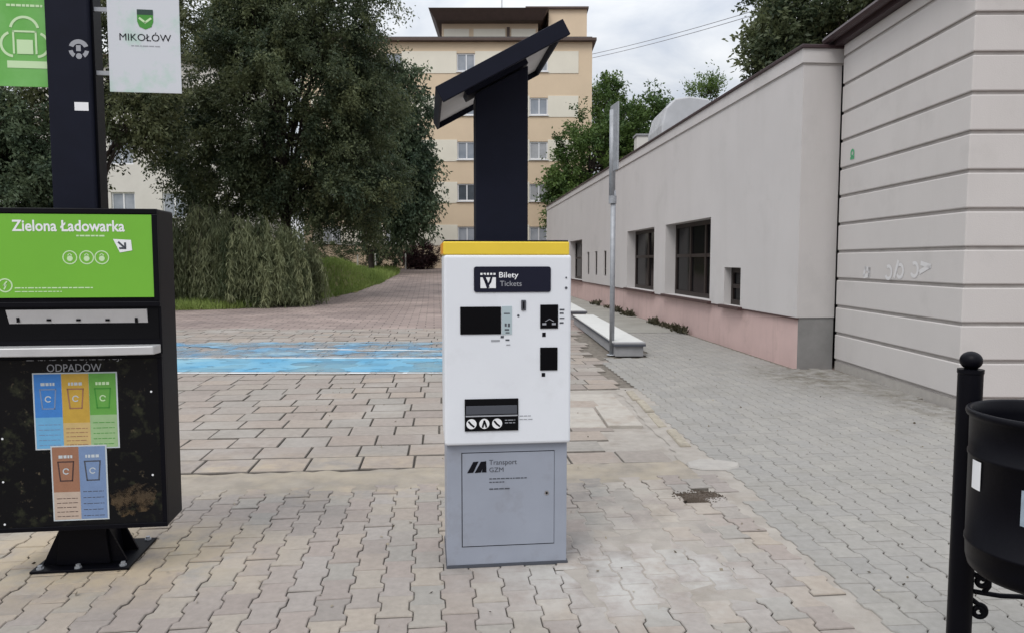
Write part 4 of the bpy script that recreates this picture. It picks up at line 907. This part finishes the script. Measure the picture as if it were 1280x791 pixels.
def tree(name, label, base, trunk_h, trunk_r, blobs, leaf, mats, nclump=260, per=170, clump_r=.55, droop=.6, group=None, tonebias=0.0, sides=8):
    """blobs: list of (centre, radii, weight); leaves grow in twig clumps spread through the blobs, thicker towards the outside"""
    t = thing(name, label, 'tree' if 'tree' in name else 'shrub', base, 0, group)
    B = Vector(base); w = np.array([b[2] for b in blobs], float); w /= w.sum()
    cent = []
    for k in range(nclump):
        b = blobs[rng.choice(len(blobs), p=w)]; d = rng.normal(size=3); d /= np.linalg.norm(d); rr = rng.uniform(.25, 1.0)**.45 * rng.uniform(.86, 1.08)
        cent.append(np.array(b[0]) + d*np.array(b[1])*rr)
    cent = np.array(cent) - np.array(base)
    mb = MB(); top = max(c[2] for c in cent)*.75
    pts = [(0,0,-.1)] + [(random.gauss(0, .05)*k, random.gauss(0, .05)*k, trunk_h*(k/4)) for k in range(1, 5)] + [(random.gauss(0,.2), random.gauss(0,.2), top)]
    mb.tube(pts, [trunk_r*1.25, trunk_r, trunk_r*.93, trunk_r*.86, trunk_r*.78, trunk_r*.15], 10); mb.build('trunk', 'bark', t, smooth=True)
    lim = MB(); o0 = Vector(pts[3])
    for c in cent[rng.choice(len(cent), min(60, len(cent)), replace=False)]:
        s0 = o0.lerp(Vector(pts[5]), random.uniform(0, .8)); e = Vector(c); mid = s0.lerp(e, .5) + Vector((0, 0, .25*(e-s0).length*.5))
        lim.tube([s0, s0.lerp(mid, .6), mid, mid.lerp(e, .5) , e], [trunk_r*.34, trunk_r*.26, trunk_r*.18, trunk_r*.11, .012], 5, cap=False)
    lim.build('limbs', 'bark', t, smooth=True, kind='stuff')
    P = []; D_ = []; T = []
    for c in cent:
        out = c - np.array([0, 0, top*.6]); out /= np.linalg.norm(out) + 1e-6
        ct = np.clip(rng.normal(.42 + tonebias, .26), 0, 1); n = int(per*rng.uniform(.55, 1.4))
        nt_ = 7; tw = rng.integers(0, nt_, n); td = out*.7 + rng.normal(size=(nt_, 3))*.75; td[:, 2] -= droop*.45; td /= np.linalg.norm(td, axis=1, keepdims=True)
        s = rng.uniform(0, 1, n); ln = clump_r*rng.uniform(.7, 1.9, nt_)
        p = c + td[tw]*(s*ln[tw])[:, None] + rng.normal(size=(n, 3))*clump_r*.13; p[:, 2] -= droop*.35*clump_r*s*s
        P.append(p); dd = td[tw]*.6 + rng.normal(size=(n, 3))*.8; dd[:, 2] -= droop; D_.append(dd); T.append(np.clip(ct + rng.normal(0, .12, n), 0, 1))
    P = np.concatenate(P); D_ = np.concatenate(D_); T = np.concatenate(T); n = len(P)
    V = leaf_quads(P, D_, leaf*rng.uniform(.7, 1.35, n), leaf*.48*rng.uniform(.7, 1.3, n))
    cr_ = bpy.data.objects.new('crown', fast_mesh('crown', V, 4, mats, T)); C.objects.link(cr_); cr_.parent = t; cr_['kind'] = 'stuff'
    return t
M['leaf_dark'] = leafmat('dark_green_leaves', (0.036, 0.056, 0.030), (0.150, 0.172, 0.080), .38)
M['leaf_mid'] = leafmat('mid_green_leaves', (0.036, 0.062, 0.038), (0.115, 0.152, 0.08), .34)
M['leaf_yel'] = leafmat('olive_leaves', (0.050, 0.064, 0.030), (0.16, 0.175, 0.08), .34)
M['leaf_fresh'] = leafmat('fresh_green_leaves', (0.035, 0.075, 0.018), (0.13, 0.20, 0.05), .3)
M['leaf_red'] = leafmat('purple_leaves', (0.018, 0.008, 0.010), (0.07, 0.03, 0.03), .2)
M['leaf_willow'] = leafmat('grey_green_leaves', (0.065, 0.088, 0.042), (0.29, 0.31, 0.17), .45)
M['litterbits'] = leafmat('grit_and_leaf_bits', (0.06, 0.045, 0.03), (0.42, 0.37, 0.28), .1)
gzv = ground_z
tree('broadleaf_tree', 'large dense dark green tree whose branches hang over the weeping shrub', (-8.2, 27.5, gzv(-8.2, 27.5)), 3.0, .22,
     [((-8.2, 27.5, 7.2), (3.5, 3.2, 4.3), 3), ((-7.0, 27.3, 10.2), (2.6, 2.2, 2.4), 1.2), ((-10.4, 27.0, 5.2), (2.2, 2.2, 2.8), 1.2), ((-6.0, 27.4, 5.0), (2.0, 2.2, 2.7), 1.2), ((-9.4, 27.3, 9.4), (2.0, 2.0, 2.0), .8), ((-5.1, 27.8, 7.9), (.9, 1.6, 1.5), .4)],
     .115, 'leaf_dark', 640, 430, .66, .7)
tree('slender_tree', 'mid green tree with drooping right side standing on the lawn edge by the path', (-7.85, 41.5, gzv(-7.85, 41.5)), 1.6, .16,
     [((-7.4, 41.5, 6.6), (3.0, 2.6, 4.0), 3), ((-5.6, 41.0, 5.4), (1.5, 1.6, 2.8), 1.2), ((-6.6, 41.3, 9.6), (2.2, 2.0, 2.2), 1)],
     .20, 'leaf_mid', 330, 200, .75, .9)
tree('olive_tree', 'olive green tree with airy lower branches behind the charging station mast', (-12.6, 22.5, gzv(-12.6, 22.5)), 3.2, .16,
     [((-14.4, 22.5, 6.2), (2.7, 2.2, 3.2), 2.4), ((-12.4, 22.2, 7.0), (1.6, 1.8, 2.2), 1.0), ((-10.9, 22.3, 5.6), (.9, 1.3, 1.1), .55), ((-11.0, 22.4, 8.6), (1.8, 1.6, 1.6), .8), ((-15.4, 22.0, 3.4), (2.0, 1.6, 1.6), .9)],
     .13, 'leaf_yel', 330, 210, .55, .5, tonebias=-.12)
tree('hedge_shrub', 'dark leafy shrub behind the green sign of the charging station', (-15.5, 20.5, 0), 1.2, .08,
     [((-14.6, 20.5, 3.4), (2.5, 1.2, 3.0), 1)], .12, 'leaf_mid', 260, 260, .45, .5)
tree('dark_tree', 'tall dark tree rising behind the flat roof next to the banded building', (13.2, 28.5, 0), 6.0, .3,
     [((13.6, 28.5, 11.6), (4.3, 3.2, 4.0), 3), ((10.6, 28.3, 9.6), (1.6, 1.6, 1.8), .8), ((12.2, 28.4, 14.0), (2.6, 2.2, 2.2), 1)], .2, 'leaf_dark', 360, 230, .7, .3, tonebias=.02)
tree('round_tree', 'bushy green tree beside the far end of the low building', (4.6, 45.6, ground_z(4.6, 45.6)), 3.0, .2,
     [((4.9, 45.8, 6.6), (2.6, 2.0, 3.6), 2), ((7.8, 45.8, 8.0), (2.4, 2.0, 3.6), 2), ((3.4, 45.6, 5.0), (1.2, 1.4, 2.4), .7)], .2, 'leaf_fresh', 300, 190, .7, .3, tonebias=-.05)
tree('tall_tree', 'taller green tree behind the corner of the apartment block', (8.0, 64, .8), 7, .25,
     [((7.6, 64, 14.0), (1.9, 2.0, 3.4), 1), ((10.2, 64, 12.0), (2.2, 2.0, 2.6), .8)], .26, 'leaf_fresh', 110, 170, .8, .2)
tree('sprig_tree', 'light green thin treetop showing above the roof housing', (10.4, 41, 0), 8, .12,
     [((10.3, 41, 10.6), (.9, .7, .5), 1), ((11.0, 41, 10.6), (.5, .5, .6), .4)], .14, 'leaf_fresh', 26, 80, .55, -.5, tonebias=.25)
tree('purple_shrub', 'rounded dark purple shrub by the apartment block wall', (-5.75, 46.8, ground_z(-5.75, 46.8)), .5, .05,
     [((-5.75, 46.8, 1.75), (1.05, .8, .85), 1)], .09, 'leaf_red', 110, 160, .3, 0)
tree('low_hedge_shrub', 'low dark green shrub between the slender tree and the purple shrub', (-7.6, 47.6, ground_z(-7.6, 47.6)), .5, .05,
     [((-8.0, 47.6, 1.7), (1.6, .6, .8), 1), ((-11.5, 46.8, 1.9), (2.4, .7, 1.1), 1)], .1, 'leaf_dark', 130, 130, .35, 0)

# weeping shrub: arching stems with long hanging leaves
ws_ = thing('weeping_shrub', 'wide weeping shrub with long grey green hanging strands at the lawn edge', 'shrub', (-9.05, 24.7, 0))
P = []; D_ = []; T = []; stems = MB()
bun = []
for k in range(210):
    a = random.uniform(0, 2*math.pi); rad = math.sqrt(random.random()); bun.append((a, rad, rng.normal(.42, .24), random.uniform(-.9, .5)))
for k in range(1700):
    a, rad, bt_, bh = bun[k % len(bun)]; a += random.gauss(0, .05); rad = min(1.05, abs(rad + random.gauss(0, .05)))
    bx, by = 2.4*rad*math.cos(a), 1.2*rad*math.sin(a)
    topz = (2.55 - .22*bx + bh + random.uniform(-.35, .3))*(1 - .15*rad**4); ox, oy = math.cos(a)*random.uniform(.05, .5), math.sin(a)*random.uniform(.1, .6)
    n = 44; s = np.sort(rng.uniform(0, 1, n)); p = np.stack([bx + ox*s**.6, by + oy*s**.6, topz*(1 - s**1.3*random.uniform(.75, 1)) + .05], 1) + rng.normal(size=(n, 3))*.035
    P.append(p); d = rng.normal(size=(n, 3))*.38; d[:, 2] -= 1.0; D_.append(d); T.append(np.clip(bt_ + rng.normal(0, .1, n), 0, 1))
    if k % 9 == 0: stems.tube([(bx*.3, by*.3, 0), (bx*.7, by*.7, topz*.6), (bx, by, topz), (bx+ox, by+oy, topz*.4)], [.02, .015, .01, .004], 4)
P = np.concatenate(P); D_ = np.concatenate(D_); T = np.concatenate(T); n = len(P)
o = bpy.data.objects.new('strands', fast_mesh('strands', leaf_quads(P, D_, .24*rng.uniform(.7, 1.3, n), .030*rng.uniform(.7, 1.3, n)), 4, 'leaf_willow', T)); C.objects.link(o); o.parent = ws_; o['kind'] = 'stuff'
stems.build('stems', 'bark', ws_, kind='stuff')

# lawn with blades
edge = [(-30, 20.5), (-14, 21.6), (-10.3, 22.4), (-8.6, 23.0), (-7.5, 24.6), (-7.0, 26.9), (-6.45, 30), (-6.1, 35), (-6.25, 41), (-6.9, 45.5), (-30, 45.5)]
def inside(x, y):
    c = False; n = len(edge)
    for i in range(n):
        (x1, y1), (x2, y2) = edge[i], edge[(i+1) % n]
        if (y1 > y) != (y2 > y) and x < (x2-x1)*(y-y1)/(y2-y1) + x1: c = not c
    return c
def edge_dist(x, y):
    best = 9.0
    for i in range(len(edge)-2):
        (x1, y1), (x2, y2) = edge[i], edge[i+1]; t = max(0, min(1, ((x-x1)*(x2-x1)+(y-y1)*(y2-y1))/((x2-x1)**2+(y2-y1)**2))); best = min(best, math.hypot(x-x1-t*(x2-x1), y-y1-t*(y2-y1)))
    return best
def lawn_z(x, y):
    d = edge_dist(x, y); return ground_z(x, y) - .02 + .07*sm(0, .7, d) + 1.1*math.exp(-((x+7.7)/1.7)**2 - ((y-31)/5.5)**2)*sm(0, 1.2, d)
mb = MB(); gx = [-30 + .3*i for i in range(82)]; gy = [20.4 + .3*i for i in range(86)]
for i in range(len(gx)-1):
    for j in range(len(gy)-1):
        q = [(gx[i], gy[j]), (gx[i+1], gy[j]), (gx[i+1], gy[j+1]), (gx[i], gy[j+1])]
        if inside((gx[i]+gx[i+1])/2, (gy[j]+gy[j+1])/2): mb.add([(x, y, lawn_z(x, y)) for x, y in q], [(0,1,2,3)])
mb.build('lawn', 'drygrass', kind='structure')
G_ = []
while len(G_) < 60000:
    x = rng.uniform(-14, -5.8); y = 21 + 24*rng.uniform()**1.5
    if inside(x, y): G_.append((x, y, lawn_z(x, y) - .02))
P = np.array(G_); d = rng.normal(size=(len(P), 3))*.35; d[:, 2] = 1; T = np.clip(rng.normal(.68, .2, len(P)) + .22*np.sin(P[:, 0]*1.3 + P[:, 1]*.9) + .5*(P[:, 1] < 23.6)*(P[:, 0] < -8.5), 0, 1)
o = bpy.data.objects.new('grass', fast_mesh('grass', leaf_quads(P, d, .26*rng.uniform(.5, 1.4, len(P)), .028*rng.uniform(.7, 1.5, len(P))), 4, 'grassblade', T)); C.objects.link(o)
o['kind'] = 'stuff'; tag(o, 'rough green grass growing on the lawn mound', 'grass')
# weeds along the wall base
P = []
for k in range(22):
    y = random.choice([random.uniform(12, 30), random.gauss(15.6, .35), random.gauss(17.2, .5), random.gauss(22, 1.5), random.gauss(25, .3)])
    if y < 11 or y > 36: continue
    x = 4.016 - .07*(y-10.467) - .08; m_ = random.randint(14, 60); h = random.uniform(.02, .10)
    P.append(np.stack([x - np.abs(rng.normal(0, .07, m_)), y + rng.normal(0, .16, m_), np.abs(rng.normal(0, h*.6, m_))], 1))
P = np.concatenate(P); d = rng.normal(size=P.shape); d[:, 2] = np.abs(d[:, 2]) + .4
o = bpy.data.objects.new('weeds', fast_mesh('weeds', leaf_quads(P, d, .11*rng.uniform(.6, 1.4, len(P)), .05*rng.uniform(.6, 1.3, len(P))), 4, 'weed', rng.uniform(0, 1, len(P)))); C.objects.link(o)
o['kind'] = 'stuff'; tag(o, 'dry weeds growing along the foot of the pink plinth', 'weeds')
# small pale posts at the far end of the path
for k, (px, y) in enumerate(((-9.0, 43.5), (-6.6, 46.3), (-8.4, 45.9))):
    o = box('boundary_post', 'palewall', None, px-.04, px+.04, y-.04, y+.04, ground_z(px, y)-.05, ground_z(px, y)+1.0, .01)
    tag(o, ('thin pale post on the lawn behind the slender tree', 'thin pale post beside the purple shrub at the path end', 'thin pale post in front of the low dark shrub')[k], 'post', 'thin posts at the far end of the lawn')

# small litter on the paving: bits of leaf, grit and pale chips
P = np.array([(rng.uniform(-2.4, 4.2), 2.7 + 9*rng.uniform()**1.6, .006) for _ in range(260)]); d = rng.normal(size=P.shape); d[:, 2] *= .15
o = bpy.data.objects.new('paving_litter', fast_mesh('paving_litter', leaf_quads(P, d, .022*rng.uniform(.3, 1.3, len(P)), .02*rng.uniform(.4, 1.2, len(P))), 4, 'litterbits', rng.uniform(0, 1, len(P)))); C.objects.link(o)
o['kind'] = 'stuff'; tag(o, 'scattered grit and dry leaf bits lying on the paving', 'litter')
